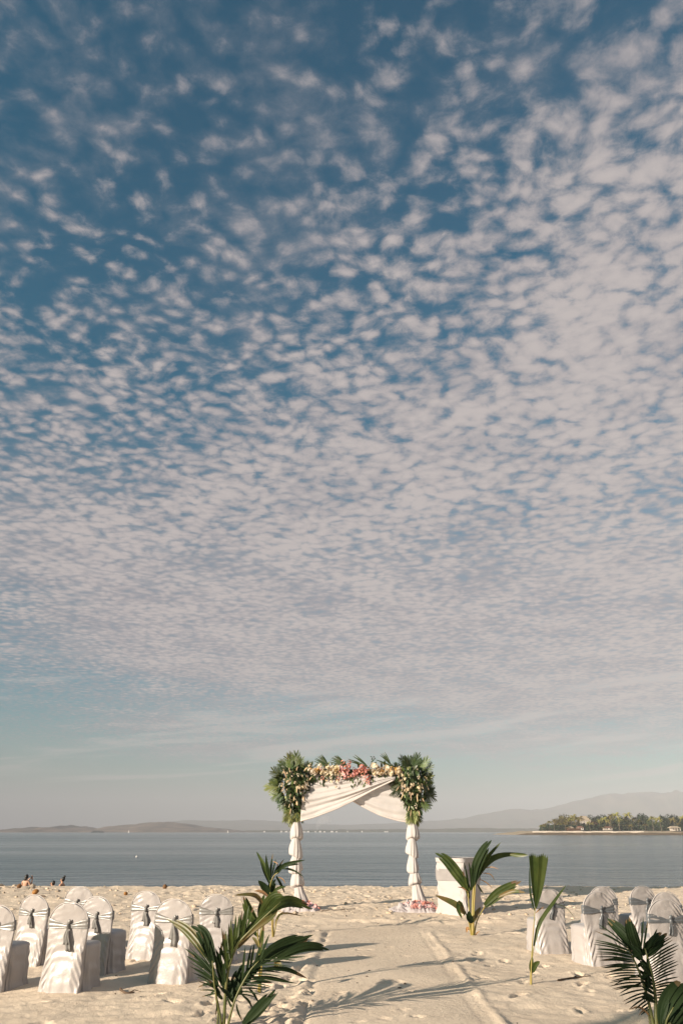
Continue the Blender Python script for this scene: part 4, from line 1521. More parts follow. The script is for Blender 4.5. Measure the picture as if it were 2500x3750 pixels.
# slim palm beside the left post of the arch
lv = [([(945, 440), (890, 360), (835, 300)], 56, 'k'), ([(945, 430), (955, 350), (988, 288)], 58, 'k'), ([(935, 330), (890, 180), (818, 45)], 34, ''), ([(940, 300), (915, 170), (903, 70)], 26, 'k'),
      ([(945, 270), (950, 160), (962, 60)], 14, 'k'), ([(955, 270), (970, 190), (990, 110)], 14, 'k'), ([(970, 260), (1010, 190), (1062, 110)], 16, 'k'), ([(1000, 240), (1040, 180), (1120, 145), (1250, 118)], 28, 'k'),
      ([(1030, 195), (1130, 205), (1235, 268)], 13, 'k'), ([(1060, 175), (1140, 160), (1195, 155)], 14, 'k'), ([(995, 260), (1040, 340), (1070, 420)], 13, 'k'), ([(990, 265), (1010, 300), (1040, 370)], 10, 'k'),
      ([(1010, 270), (1050, 290), (1075, 335)], 8, 'd'), ([(1010, 210), (1000, 150), (960, 130)], 7, 'd'), ([(960, 420), (1010, 370), (1080, 355)], 22, ''), ([(985, 720), (1000, 640), (1060, 588), (1245, 618)], 16, 't'),
      ([(1080, 200), (1180, 230), (1225, 290)], 7, 'd'), ([(950, 300), (940, 210), (945, 150)], 12, 'k'), ([(965, 290), (985, 215), (1010, 165)], 12, 'k'), ([(930, 330), (880, 220), (850, 130)], 12, 'k')]
palm('palm_seedling', 'slim upright palm seedling beside the left post of the arch', GP, Z2, S2, on_plane(1000, 3433).y, (965, 805), lv,
     [([(965, 805), (955, 650), (940, 440)], 16, 10), ([(965, 805), (990, 690), (1000, 640)], 10, 6), ([(940, 440), (940, 340), (970, 260), (1010, 230)], 10, 5), ([(970, 805), (965, 600), (950, 430)], 9, 6)], 51, 0.55)
# palm right of the aisle in front of the draped table
Z3, S3 = (1250, 3050), 2.24
lv = [([(1050, 480), (960, 350), (860, 225), (765, 163)], 72, ''), ([(1080, 430), (1105, 280), (1165, 150), (1230, 58)], 66, 'k'), ([(1095, 370), (1190, 210), (1305, 78)], 30, ''),
      ([(1085, 400), (1180, 255), (1300, 185), (1510, 172)], 46, ''), ([(1380, 178), (1450, 185), (1530, 182)], 22, 't'), ([(1175, 600), (1300, 490), (1475, 395)], 62, ''), ([(1270, 530), (1400, 480), (1508, 490)], 24, 't'),
      ([(1015, 665), (930, 585), (768, 512)], 46, 't'), ([(1010, 660), (968, 575), (955, 630), (988, 705)], 34, ''), ([(1045, 500), (1030, 380), (1005, 245)], 16, 'k'), ([(1065, 470), (1060, 350), (1042, 238)], 16, 'k'),
      ([(1035, 490), (1015, 400), (992, 305)], 14, ''), ([(1072, 735), (1045, 690), (1045, 640)], 50, 'k'), ([(1078, 730), (1100, 670), (1140, 610)], 36, 't'), ([(1090, 370), (1140, 290), (1170, 240)], 28, 'k'),
      ([(1050, 800), (1030, 780), (1025, 820)], 18, 'd'), ([(1090, 850), (1110, 820), (1135, 805)], 8, 'd'), ([(1180, 290), (1230, 280), (1290, 300)], 6, 'd'), ([(1150, 330), (1220, 340), (1260, 400)], 6, 'd'),
      ([(1130, 380), (1190, 410), (1240, 460)], 6, 'd'), ([(1030, 480), (990, 450), (950, 445)], 8, 'd'), ([(1060, 470), (1090, 360), (1120, 300)], 30, ''), ([(1110, 420), (1140, 470), (1165, 500)], 14, ''), ([(1045, 540), (1030, 480), (1010, 430)], 24, '')]
palm('palm_seedling', 'palm seedling with orange stems in front of the draped table', GP, Z3, S3, on_plane(1728, 3432).y, (1075, 858), lv,
     [([(1075, 858), (1075, 600), (1085, 400)], 24, 12), ([(1068, 858), (1045, 620), (1035, 480)], 14, 7), ([(1082, 858), (1110, 720), (1180, 595)], 12, 7), ([(1066, 858), (1040, 720), (1015, 660)], 10, 6), ([(1080, 858), (1085, 640), (1100, 360)], 14, 8)], 61, 0.5)
# single fan leaf right of it
Z4, S4 = (1850, 3100), 2.412
lv = [([(264, 545), (250, 330), (240, 66)], 82, 'b'), ([(268, 545), (305, 330), (330, 68)], 84, 'b'), ([(250, 880), (300, 680), (420, 500), (535, 340)], 26, ''), ([(258, 570), (220, 420), (210, 180)], 14, 'k'),
      ([(230, 1120), (228, 1050), (236, 972)], 36, ''), ([(238, 1110), (258, 1050), (302, 1015)], 40, ''), ([(262, 590), (300, 555), (340, 530)], 8, 'd'), ([(430, 500), (530, 540), (620, 640)], 4, '')]
palm('palm_seedling', 'single upright fan leaf on a thin stalk, right of the aisle', GP, Z4, S4, on_plane(1942, 3606).y, (222, 1222), lv,
     [([(222, 1222), (228, 1050), (240, 800), (262, 540)], 14, 5), ([(220, 1222), (224, 1000)], 20, 10), ([(232, 1000), (250, 880)], 6, 6)], 71, 0.15)
# feathery palm low on the right, its shade put into dark leaf and stem colours
rl = [(1300, 1560), (1240, 1290), (1160, 1060), (1070, 880)]
tl = [(1190, 1490), (1170, 1450), (1085, 1440), (1030, 1370), (945, 1270), (910, 1235), (925, 1190), (875, 1140), (860, 1075), (835, 1062), (790, 975), (800, 930), (770, 862), (780, 825), (810, 680)]
lv = side_leaves(rl, tl, 9, 'k', 0.16, 1.0)
tl2 = [(1000, 1300), (950, 1225), (900, 1110), (840, 1000), (815, 900), (850, 760)]
lv += side_leaves(rl, tl2, 10, 'k', 0.45, 0.97)
rr_ = [(1330, 1560), (1320, 1320), (1290, 1120), (1230, 900)]
tr = [(1440, 1490), (1490, 1400), (1470, 1340), (1530, 1290), (1500, 1220), (1530, 1150), (1510, 1080), (1525, 1010), (1490, 970), (1530, 900), (1510, 850), (1470, 800), (1420, 770)]
lv += side_leaves(rr_, tr, 10, 'k', 0.16, 0.98)
ti = [(1190, 1330), (1200, 1240), (1150, 1130), (1180, 1040), (1160, 960), (1220, 1380), (1260, 1300)]
lv += side_leaves([(1330, 1500), (1300, 1200), (1240, 930)], ti, 22, 'k', 0.2, 0.95)
lv += side_leaves([(1270, 1450), (1200, 1180), (1110, 950)], [(1300, 1330), (1290, 1200), (1260, 1130), (1230, 1020), (1200, 940)], 20, 'k', 0.15, 0.95)
lv += [([(1175, 980), (1050, 780), (890, 628)], 92, 'k'), ([(1195, 970), (1120, 780), (1088, 620)], 92, 'kw'), ([(1195, 900), (1205, 770), (1215, 620)], 12, 'k'), ([(1215, 900), (1235, 780), (1255, 655)], 12, 'k'),
       ([(1255, 900), (1295, 820), (1338, 725)], 16, 'k'), ([(1240, 960), (1330, 850), (1425, 765)], 78, 'k'), ([(1205, 960), (1240, 880), (1270, 830)], 50, ''), ([(1200, 1000), (1150, 930), (1100, 880)], 60, 'k'),
       ([(1280, 1500), (1180, 1420), (1090, 1440)], 10, 'd'), ([(1290, 1530), (1220, 1450), (1170, 1500)], 8, 'd')]
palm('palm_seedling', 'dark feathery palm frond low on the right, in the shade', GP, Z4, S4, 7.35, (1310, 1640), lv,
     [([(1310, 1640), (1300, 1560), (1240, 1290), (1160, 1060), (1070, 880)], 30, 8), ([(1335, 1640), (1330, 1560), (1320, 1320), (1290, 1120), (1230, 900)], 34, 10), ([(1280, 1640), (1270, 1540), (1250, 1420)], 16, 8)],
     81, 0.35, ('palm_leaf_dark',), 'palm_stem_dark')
lv = [([(1400, 1600), (1470, 1430), (1570, 1300), (1640, 1240)], 190, 'kw'), ([(1390, 1560), (1420, 1450), (1400, 1400)], 24, 'k'), ([(1450, 1580), (1560, 1470), (1680, 1400)], 120, 'kw'), ([(1370, 1560), (1400, 1480), (1440, 1370)], 30, 'k')]
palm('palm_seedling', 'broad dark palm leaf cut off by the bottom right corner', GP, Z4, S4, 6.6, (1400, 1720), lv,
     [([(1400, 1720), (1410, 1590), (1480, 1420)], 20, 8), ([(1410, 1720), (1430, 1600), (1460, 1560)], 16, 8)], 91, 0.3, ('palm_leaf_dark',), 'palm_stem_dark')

# ------------------------------------------------------------------ the wooded islet across the water
mat('islet_sand', (0.52, 0.42, 0.30), 0.9, color2=(0.40, 0.31, 0.21), scale=0.05, spec=0.1)
mat('islet_rock', (0.22, 0.15, 0.085), 0.9, color2=(0.12, 0.085, 0.05), scale=0.12, spec=0.2)
mat('sea_wall', (0.66, 0.58, 0.50), 0.8, var=0.08, scale=0.3)
mat('islet_foliage', (0.075, 0.100, 0.028), 0.6, color2=(0.035, 0.055, 0.016), scale=0.25, transl=0.2, obvar=0.3)
mat('islet_foliage_gold', (0.150, 0.120, 0.035), 0.6, color2=(0.085, 0.080, 0.024), scale=0.25, transl=0.2, obvar=0.2)
mat('islet_foliage_dark', (0.030, 0.052, 0.016), 0.6, color2=(0.016, 0.030, 0.010), scale=0.25, transl=0.15, obvar=0.2)
mat('islet_foliage_rust', (0.170, 0.075, 0.035), 0.6, color2=(0.095, 0.055, 0.025), scale=0.25, transl=0.2)
mat('islet_palm_leaf', (0.330, 0.265, 0.075), 0.5, color2=(0.190, 0.180, 0.048), scale=0.4, transl=0.2, obvar=0.35)
mat('bark', (0.17, 0.13, 0.095), 0.9, var=0.2, scale=2.0, bump=0.5, bscale=12, bdist=0.05)
mat('thatch', (0.50, 0.40, 0.29), 0.95, var=0.1, scale=1.0)
mat('far_plaster', (0.62, 0.56, 0.50), 0.8, var=0.08, scale=0.2)
mat('far_roof', (0.26, 0.12, 0.08), 0.8, var=0.1, scale=0.3)
mat('dark_opening', (0.035, 0.032, 0.030), 0.6, var=0.1, scale=1.0)
ISL = 760.0


def isl(zx, zy, dy=0.0):
    """Point over the islet from zoom coordinates (photo pixel = 1800 + zx / 2.24, 2850 + zy / 2.24)."""
    return at(1800 + zx / 2.24, 2850 + zy / 2.24, ISL + dy)


# land: a low sand and rock bank
nx, ny = 150, 26
zxs = np.linspace(60, 3400, nx)
V = np.zeros((nx, ny, 3))
for i, zx in enumerate(zxs):
    x = isl(zx, 460).x
    edge = sstep(zx, 70, 360) * (1 - sstep(zx, 3000, 3400))
    for j in range(ny):
        y = ISL - 26 + 150 * j / (ny - 1)
        inl = sstep(y, ISL - 20, ISL + 4)
        top = 1.9 * inl * edge * sstep(zx, 60, 250) + 1.3 * sstep(y, ISL + 6, ISL + 14) * sstep(zx, 330, 420) * (1 - sstep(y, ISL + 100, ISL + 124)) * (1 - sstep(zx, 2900, 3200))
        V[i, j] = (x, y + 4 * float(vnoise(zx / 60, 0 * zx, 3)), WATER - 0.8 + 1.0 * edge * (j > 0) * (1 - sstep(y, ISL + 108, ISL + 124)) + top + 0.5 * float(fbm(zx / 40, y / 9, 9, 3)) * edge)
rock_f = grid_faces(nx, ny)
fm = [1 if f % (ny - 1) < 4 else 0 for f in range(len(rock_f))]
islet = link('islet', mesh_np('islet', V.reshape(-1, 3), rock_f, [MATS['islet_sand'], MATS['islet_rock']], True, fm))
tag(islet, kind='structure')
# low white sea wall in front of the trees
wall = empty('sea_wall', isl(780, 436, 6))
tag(wall, 'long low white sea wall along the islet shore', 'wall')
for k in range(11):
    a, b = isl(332 + k * 83, 437, 6), isl(332 + (k + 1) * 83 - 1.5, 437, 6)
    mb = MB()
    mb.box(a.x, b.x, a.y - 0.4 + 0.1 * (k % 3), a.y + 0.5, 0.3, 2.15 + 0.25 * math.sin(k * 2.1))
    o = link('wall_panel', mb.mesh('wall_panel', [MATS['sea_wall']], smooth=False), wall)
    o.location = -Vector(wall.location)


def palm_tree_meshes(h, nf, fl, seed, lean, seg=7, leaflets=9, mleaf='islet_palm_leaf', leafw=0.075):
    rr = random.Random(seed)
    tr = MB()
    tip = Vector((lean * h, 0.2 * lean * h, h))
    pts = [Vector((lean * h * (i / seg) ** 1.6, 0.2 * lean * h * (i / seg) ** 1.6, h * i / seg)) for i in range(seg + 1)]
    tr.tube(pts, [0.32 * (1 - 0.5 * i / seg) + (0.12 if i == 0 else 0) for i in range(seg + 1)], 8)
    cr = MB()
    for k in range(nf):
        a = 2 * math.pi * k / nf + rr.uniform(-0.25, 0.25)
        el = rr.uniform(-0.45, 1.05)
        l = fl * rr.uniform(0.8, 1.1)
        d = Vector((math.cos(a) * math.cos(el), math.sin(a) * math.cos(el), math.sin(el)))
        path = []
        for i in range(leaflets + 1):
            s = i / leaflets
            path.append(tip + d * l * s + Vector((0, 0, -0.62 * l * s * s)))
        cr.tube(path, [0.06 * (1 - 0.85 * i / leaflets) for i in range(leaflets + 1)], 4)
        sd = d.cross(Vector((0, 0, 1))).normalized()
        for i in range(1, leaflets + 1):
            s = i / leaflets
            t = (path[i] - path[i - 1]).normalized()
            for sg in (-1, 1):
                ll = l * 0.30 * math.sin(math.pi * (0.2 + 0.7 * s))
                q = path[i - 1].lerp(path[i], rr.random())
                e = q + sd * sg * ll * 0.72 + t * ll * 0.5 + Vector((0, 0, -0.42 * ll))
                w_ = t * l * leafw
                m_ = q.lerp(e, 0.5) + Vector((0, 0, 0.06 * ll))
                cr.add([q - w_, q + w_, m_ + w_, e, m_ - w_], [(0, 1, 2, 4), (4, 2, 3)])
    return tr.mesh('trunk', [MATS['bark']]), cr.mesh('crown', [MATS[mleaf]])


def broad_tree_meshes(h, wd, n, seed, m):
    """Broadleaf tree: forked trunk, crown of many leaf clumps with gaps."""
    rr = random.Random(seed)
    tr = MB()
    tr.tube([(0, 0, 0), (0.1 * wd * 0.2, 0, h * 0.25), (0, 0.2, h * 0.5)], [0.5, 0.38, 0.25], 8)
    for k in range(5):
        a = 2 * math.pi * k / 5 + rr.random()
        tr.tube([(0, 0, h * 0.3), (math.cos(a) * wd * 0.2, math.sin(a) * wd * 0.2, h * 0.5), (math.cos(a) * wd * 0.36, math.sin(a) * wd * 0.36, h * 0.68)], [0.25, 0.16, 0.06], 6)
    cr = MB()
    blobs = []
    for k in range(15):
        a = rr.uniform(0, 6.28)
        q = rr.random() ** 0.5 * 0.36 * wd
        blobs.append((Vector((math.cos(a) * q, math.sin(a) * q, h * rr.uniform(0.42, 0.86) - 0.25 * q)), rr.uniform(0.13, 0.22) * wd))
    for k in range(n):
        c, rad = rr.choice(blobs)
        d = Vector((rr.gauss(0, 1), rr.gauss(0, 1), rr.gauss(0, 0.8))).normalized()
        p_ = c + d * rad * rr.uniform(0.6, 1.1)
        nn = (d + Vector((rr.uniform(-0.7, 0.7), rr.uniform(-0.7, 0.7), rr.uniform(-0.3, 0.9)))).normalized()
        a_ = nn.cross(Vector((0.3, 0.2, 1))).normalized()
        b_ = nn.cross(a_)
        s = rr.uniform(0.45, 1.0)
        cr.add([p_ - a_ * s, p_ - b_ * s * 0.6, p_ + a_ * s, p_ + b_ * s * 0.7], [(0, 1, 2, 3)])
    return tr.mesh('trunk', [MATS['bark']]), cr.mesh('crown', [MATS[m]], smooth=False)


PT = [palm_tree_meshes(14, 17, 5.2, 1, 0.05), palm_tree_meshes(12, 16, 5.0, 2, -0.10), palm_tree_meshes(16, 18, 5.4, 3, 0.08)]
palms = [(408, 388), (432, 378), (470, 358), (508, 342), (552, 372), (598, 362), (648, 334), (668, 312), (692, 330), (722, 325), (742, 382), (790, 362), (880, 342), (922, 330),
         (970, 305), (1016, 298), (990, 380), (952, 352), (905, 402), (1052, 380), (1092, 325), (1112, 298), (1162, 330), (1140, 386), (1106, 380), (1255, 380), (1312, 325),
         (1364, 330), (1480, 335), (1522, 370), (1562, 320), (1040, 335), (626, 402), (1200, 345), (1640, 330), (1700, 350), (820, 372)]
prr = random.Random(4)
for k, (zx, zy) in enumerate(palms):
    dy = prr.uniform(10, 34)
    crown = isl(zx, zy, dy)
    kind = prr.randrange(3)
    h0 = (14, 12, 16)[kind]
    s = (crown.z - 1.2) / h0
    root = empty('coconut_palm', (crown.x - (0.05, -0.10, 0.08)[kind] * h0 * s, crown.y, 1.2), 0)
    root.scale = (max(0.72, s), max(0.72, s), s)
    where = 'at the left tip of the islet' if zx < 580 else ('around the pale thatched hall on the islet' if zx < 860 else ('in the middle of the islet grove' if zx < 1215 else 'at the right end of the islet'))
    tag(root, 'coconut palm with yellow green crown ' + where, 'palm tree', 'coconut palms ' + where)
    link('trunk', PT[kind][0], root)
    link('crown', PT[kind][1], root)

BT = {m: broad_tree_meshes(15, 20, 1500, 5 + k, m) for k, m in enumerate(['islet_foliage', 'islet_foliage_gold', 'islet_foliage_dark', 'islet_foliage_rust'])}
LABT = {'islet_foliage': 'mid green leafy tree among the palms of the islet', 'islet_foliage_gold': 'golden green leafy tree near the tip of the islet',
        'islet_foliage_dark': 'dark green spreading tree rising behind the islet palms', 'islet_foliage_rust': 'rust brown tree in the middle of the islet grove'}
trees = [(620, 292, 140, 'islet_foliage_gold', 40), (562, 322, 90, 'islet_foliage_gold', 38), (690, 345, 110, 'islet_foliage_gold', 36), (860, 294, 125, 'islet_foliage_dark', 44), (935, 290, 110, 'islet_foliage_dark', 46), (852, 352, 62, 'islet_foliage_rust', 24),
         (1240, 280, 140, 'islet_foliage_dark', 46), (1050, 302, 130, 'islet_foliage_dark', 48), (1335, 340, 90, 'islet_foliage', 26), (1372, 352, 90, 'islet_foliage', 28), (1440, 290, 110, 'islet_foliage_dark', 44), (1530, 290, 110, 'islet_foliage_dark', 46),
         (1205, 345, 80, 'islet_foliage_dark', 40), (1440, 385, 60, 'islet_foliage', 22), (660, 385, 60, 'islet_foliage', 24), (480, 372, 70, 'islet_foliage', 36), (760, 372, 80, 'islet_foliage', 36), (1150, 330, 110, 'islet_foliage', 46),
         (970, 345, 100, 'islet_foliage_dark', 42), (1290, 360, 80, 'islet_foliage_dark', 34), (1620, 300, 120, 'islet_foliage_dark', 46), (1720, 310, 120, 'islet_foliage', 44), (1500, 370, 90, 'islet_foliage_dark', 36), (430, 392, 50, 'islet_foliage', 34)]
for k, (zx, zt, wz, m, dy) in enumerate(trees):
    top = isl(zx, zt, dy)
    s = (top.z - 1.2) / 14.5
    sw = (wz / 2.24 * 0.282) / 17.0
    root = empty('leafy_tree', (top.x, top.y + 10, 1.2), prr.uniform(0, 6))
    root.scale = (sw, sw, s)
    lab = LABT[m] if m in ('islet_foliage_gold', 'islet_foliage_rust') else LABT[m] + (', left part' if zx < 700 else (', middle part' if zx < 1180 else ', right part'))
    tag(root, lab, 'tree', 'islet trees: ' + lab)
    link('trunk', BT[m][0], root)
    link('crown', BT[m][1], root)


def house(name, zx, zw, zbase, zh, dy, label, wallm, roofm, roof_h, group=None, open_front=False, depth=9.0):
    a, b = isl(zx - zw / 2, zbase, dy), isl(zx + zw / 2, zbase, dy)
    top = isl(zx, zbase - zh, dy).z
    root = empty(name, ((a.x + b.x) / 2, a.y, a.z))
    tag(root, label, 'house', group)
    hw, hh = (b.x - a.x) / 2, top - a.z
    if open_front:
        for sx in (-1, -0.33, 0.33, 1):
            mb = MB()
            mb.box(sx * hw * 0.92 - 0.25, sx * hw * 0.92 + 0.25, -0.25, 0.25, 0, hh)
            link('column', mb.mesh('column', [MATS[wallm]], smooth=False), root)
        mb = MB()
        mb.box(-hw * 0.9, hw * 0.9, depth * 0.6, depth * 0.7, 0, hh)
        link('wall', mb.mesh('wall', [MATS[wallm]], smooth=False), root)
    else:
        mb = MB()
        mb.box(-hw, hw, 0, depth, 0, hh)
        link('wall', mb.mesh('wall', [MATS[wallm]], smooth=False), root)
        for sx in (-0.5, 0.45):
            mb = MB()
            mb.box(sx * hw - 0.18 * hw, sx * hw + 0.18 * hw, -0.08, 0.02, hh * 0.3, hh * 0.8)
            link('window', mb.mesh('window', [MATS['dark_opening']], smooth=False), root)
    mb = MB()
    e = 0.7
    mb.add([(-hw - e, -e, hh), (hw + e, -e, hh), (hw + e, depth + e, hh), (-hw - e, depth + e, hh), (-hw * 0.72, depth / 2, hh + roof_h), (hw * 0.72, depth / 2, hh + roof_h)],
           [(0, 1, 5, 4), (1, 2, 5), (2, 3, 4, 5), (3, 0, 4), (3, 2, 1, 0)])
    link('roof', mb.mesh('roof', [MATS[roofm]], smooth=False), root)


house('thatched_hall', 780, 76, 420, 70, 50, 'big hall with pale thatched roof showing above the islet trees', 'far_plaster', 'thatch', 5.0, depth=14)
house('beach_house', 735, 34, 425, 20, 12, 'small white house behind the sea wall, left one of two', 'far_plaster', 'far_roof', 1.6)
house('beach_house', 960, 54, 425, 18, 12, 'wide white house behind the sea wall in the middle of the islet', 'far_plaster', 'far_roof', 1.4)
house('beach_house', 655, 30, 425, 16, 14, 'low pale hut near the islet tip behind the rust hedge', 'far_plaster', 'thatch', 1.6)
house('pavilion', 1512, 72, 432, 24, 4, 'open white pavilion with columns at the right end of the islet', 'far_plaster', 'thatch', 1.8, open_front=True)
hd = MB()
for k in range(260):
    q = isl(rnd.uniform(615, 725), rnd.uniform(412, 428), 8)
    a_ = Vector((rnd.uniform(-1, 1), rnd.uniform(-1, 1), rnd.uniform(-1, 1))).normalized() * 0.7
    b_ = a_.cross(Vector((0.3, 1, 0.2))).normalized() * 0.6
    hd.add([q - a_, q - b_, q + a_, q + b_], [(0, 1, 2, 3)])
hedge = link('hedge', hd.mesh('hedge', [MATS['islet_foliage_rust']], smooth=False))
tag(hedge, 'low rust coloured hedge behind the sea wall', 'hedge', kind='stuff')

# undergrowth that closes the grove below the crowns
ug = MB()
for k in range(5200):
    zx = rnd.uniform(395, 1760)
    q = isl(zx, rnd.uniform(385, 428), rnd.uniform(22, 60))
    a_ = Vector((rnd.uniform(-1, 1), rnd.uniform(-1, 1), rnd.uniform(-1, 1))).normalized() * 0.9
    b_ = a_.cross(Vector((0.3, 1, 0.2))).normalized() * 0.8
    ug.add([q - a_, q - b_, q + a_, q + b_], [(0, 1, 2, 3)])
under = link('undergrowth', ug.mesh('undergrowth', [MATS['islet_foliage_dark']], smooth=False))
tag(under, 'dense dark shrubs filling the islet grove under the palms', 'shrubs', kind='stuff')

# ------------------------------------------------------------------ boats, buoy and the far shore
mat('hull_dark', (0.035, 0.045, 0.045), 0.5, var=0.1, scale=0.1)
mat('hull_white', (0.74, 0.70, 0.66), 0.5, var=0.06, scale=0.3)
mat('smoke_white', (0.8, 0.8, 0.8), 0.9)


def boat(name, px, py, wpx, hpx, D, label, m, bow=0.2, cabin=True, group=None):
    a, b = at(px - wpx / 2, py, D), at(px + wpx / 2, py, D)
    hw = (b.x - a.x) / 2
    hh = (at(px, py - hpx, D) - at(px, py, D)).z
    root = empty(name, ((a.x + b.x) / 2, D, WATER))
    tag(root, label, 'boat', group)
    mb = MB()
    prof = [(-1, 0.85), (-0.8, 1.0), (0.7, 1.0), (1.0, 0.08)]
    V = []
    for s, w_ in prof:
        V += [(s * hw, -w_ * hw * bow, hh * 0.55), (s * hw, w_ * hw * bow, hh * 0.55), (s * hw * 0.92, -w_ * hw * bow * 0.7, -0.3), (s * hw * 0.92, w_ * hw * bow * 0.7, -0.3)]
    F = []
    for i in range(3):
        q = i * 4
        F += [(q, q + 4, q + 5, q + 1), (q + 2, q + 3, q + 7, q + 6), (q, q + 2, q + 6, q + 4), (q + 1, q + 5, q + 7, q + 3)]
    F += [(0, 1, 3, 2), (12, 14, 15, 13)]
    mb.add(V, F)
    link('hull', mb.mesh('hull', [MATS[m]], smooth=False), root)
    if cabin:
        mb = MB()
        mb.box(-hw * 0.72, hw * 0.25, -hw * bow * 0.6, hw * bow * 0.6, hh * 0.55, hh)
        link('cabin', mb.mesh('cabin', [MATS[m]], smooth=False), root)
    return root


boat('barge', 358, 3048, 48, 7.0, 2600, 'long dark barge low on the horizon before the left hills', 'hull_dark', 0.16)
boat('small_boat', 472, 3048, 5, 8, 2500, 'tiny white boat near the horizon right of the dark barge', 'hull_white', 0.4)
boat('small_boat', 835, 3048, 5, 8, 2500, 'tiny white boat on the horizon left of the arch', 'hull_white', 0.4)
bq = on_plane(500.5, 3139, WATER)
bu = empty('buoy', (bq.x, bq.y, WATER))
tag(bu, 'small white buoy floating on the open sea', 'buoy')
link('float', lump('float', 0.12, 0.12, 0.11, MATS['hull_white'], 3, 2, 0.05), bu, (0, 0, 0.05))
mb = MB()
mb.tube([(0, 0, 0.12), (0.01, 0, 0.20)], 0.03, 8)
link('mooring_ring', mb.mesh('mooring_ring', [MATS['hull_white']]), bu)

frr = random.Random(6)
for (px, w_) in [(968, 5), (1030, 6), (1048, 9), (1062, 5), (1112, 14), (1128, 7), (1155, 5), (1172, 8), (1188, 6), (1215, 9), (1232, 6), (1272, 3), (1325, 5), (1410, 7), (1418, 5)]:
    hp = frr.uniform(2.5, 4.5)
    D = 4250
    a, b = at(px - w_ / 2, 3046.5, D), at(px + w_ / 2, 3046.5, D)
    root = empty('waterfront_building', ((a.x + b.x) / 2, D, WATER))
    tag(root, 'pale waterfront building on the far shore seen through the arch', 'building', 'buildings on the far shore')
    hw, hh = (b.x - a.x) / 2, hp / 3040 * D
    mb = MB()
    mb.box(-hw, hw, 0, hw, 0, hh)
    link('wall', mb.mesh('wall', [MATS['hull_white']], smooth=False), root)
    mb = MB()
    mb.add([(-hw * 1.05, -1, hh), (hw * 1.05, -1, hh), (hw * 1.05, hw + 1, hh), (-hw * 1.05, hw + 1, hh), (-hw * 0.6, hw / 2, hh * 1.35), (hw * 0.6, hw / 2, hh * 1.35)],
           [(0, 1, 5, 4), (1, 2, 5), (2, 3, 4, 5), (3, 0, 4), (3, 2, 1, 0)])
    link('roof', mb.mesh('roof', [MATS['hull_white']], smooth=False), root)

# smoke rising from the far shore
sm = bpy.data.materials.new('smoke')
sm.use_nodes = True
t = NT(sm.node_tree)
t.n.clear()
v_ = t.n.new('ShaderNodeVolumePrincipled')
v_.inputs['Color'].default_value = (0.95, 0.92, 0.90, 1)
v_.inputs['Density'].default_value = 0.010
o_ = t.n.new('ShaderNodeOutputMaterial')
t.l.new(v_.outputs[0], o_.inputs['Volume'])
mb = MB()
pts = [at(px, py, 4300) for px, py in [(1160, 3044), (1161, 3030), (1166, 3018), (1176, 3008), (1190, 3002), (1203, 3004), (1212, 3010)]]
mb.tube(smooth_path(pts, 16), [4 + 22 * math.sin(math.pi * min(1, 0.05 + 0.92 * i / 15)) * (0.25 + i / 15) for i in range(16)], 12)
smoke = link('smoke', mb.mesh('smoke', [sm]))
tag(smoke, 'small pale smoke plume rising from the far shore', 'smoke', kind='stuff')

# ------------------------------------------------------------------ bathers beyond the crest
mat('skin', (0.52, 0.29, 0.19), 0.55, var=0.06, scale=6, spec=0.4)
mat('hair_dark', (0.022, 0.017, 0.014), 0.5, var=0.2, scale=30)
mat('dark_glass', (0.012, 0.012, 0.014), 0.15)
mat('swim_red', (0.45, 0.08, 0.06), 0.7)
mat('phone_grey', (0.30, 0.32, 0.34), 0.4)


def skin_body(name, joints, edges, m, root_i=0, sub=2):
    me = bpy.data.meshes.new(name)
    me.from_pydata([j[0] for j in joints], edges, [])
    o = bpy.data.objects.new(name, me)
    COL.objects.link(o)
    o.modifiers.new('skin', 'SKIN')
    for i, j in enumerate(joints):
        sv = me.skin_vertices[0].data[i]
        rr = j[1]
        sv.radius = rr if hasattr(rr, '__len__') else (rr, rr)
        sv.use_root = i == root_i
    ss = o.modifiers.new('sub', 'SUBSURF')
    ss.levels = ss.render_levels = sub
    dg = bpy.context.evaluated_depsgraph_get()
    em = bpy.data.meshes.new_from_object(o.evaluated_get(dg))
    bpy.data.objects.remove(o, do_unlink=True)
    em.name = name
    em.materials.clear()
    em.materials.append(m)
    em.polygons.foreach_set('use_smooth', np.ones(len(em.polygons), dtype=bool))
    return em


def fingers(J, E, wrist, hand, d, side):
    """Palm and five short finger chains added to the joint list."""
    J.append((hand, (0.036, 0.018)))
    hi = len(J) - 1
    E.append((wrist, hi))
    d = Vector(d).normalized()
    side = Vector(side).normalized()
    curl = d.cross(side).normalized()
    for k, (off, l) in enumerate([(-0.030, 0.060), (-0.010, 0.072), (0.010, 0.070), (0.028, 0.055)]):
        b = Vector(hand) + side * off + d * 0.03
        J.append((tuple(b + d * l * 0.5), 0.0095))
        J.append((tuple(b + d * l * 0.85 + curl * l * 0.35), 0.008))
        E += [(hi, len(J) - 2), (len(J) - 2, len(J) - 1)]
    b = Vector(hand) - side * 0.040 - d * 0.01
    J.append((tuple(b - side * 0.015 + d * 0.02), 0.011))
    J.append((tuple(b - side * 0.012 + d * 0.055 + curl * 0.02), 0.009))
    E += [(hi, len(J) - 2), (len(J) - 2, len(J) - 1)]


BD = 37.0
FEET = -1.86


def head_parts(root, c, yaw, pitch, m_hair, glasses=True, bun=None, long_hair=False):
    hr = empty('head', c)
    hr.parent = root
    hr.rotation_euler = (pitch, 0, yaw)
    return hr


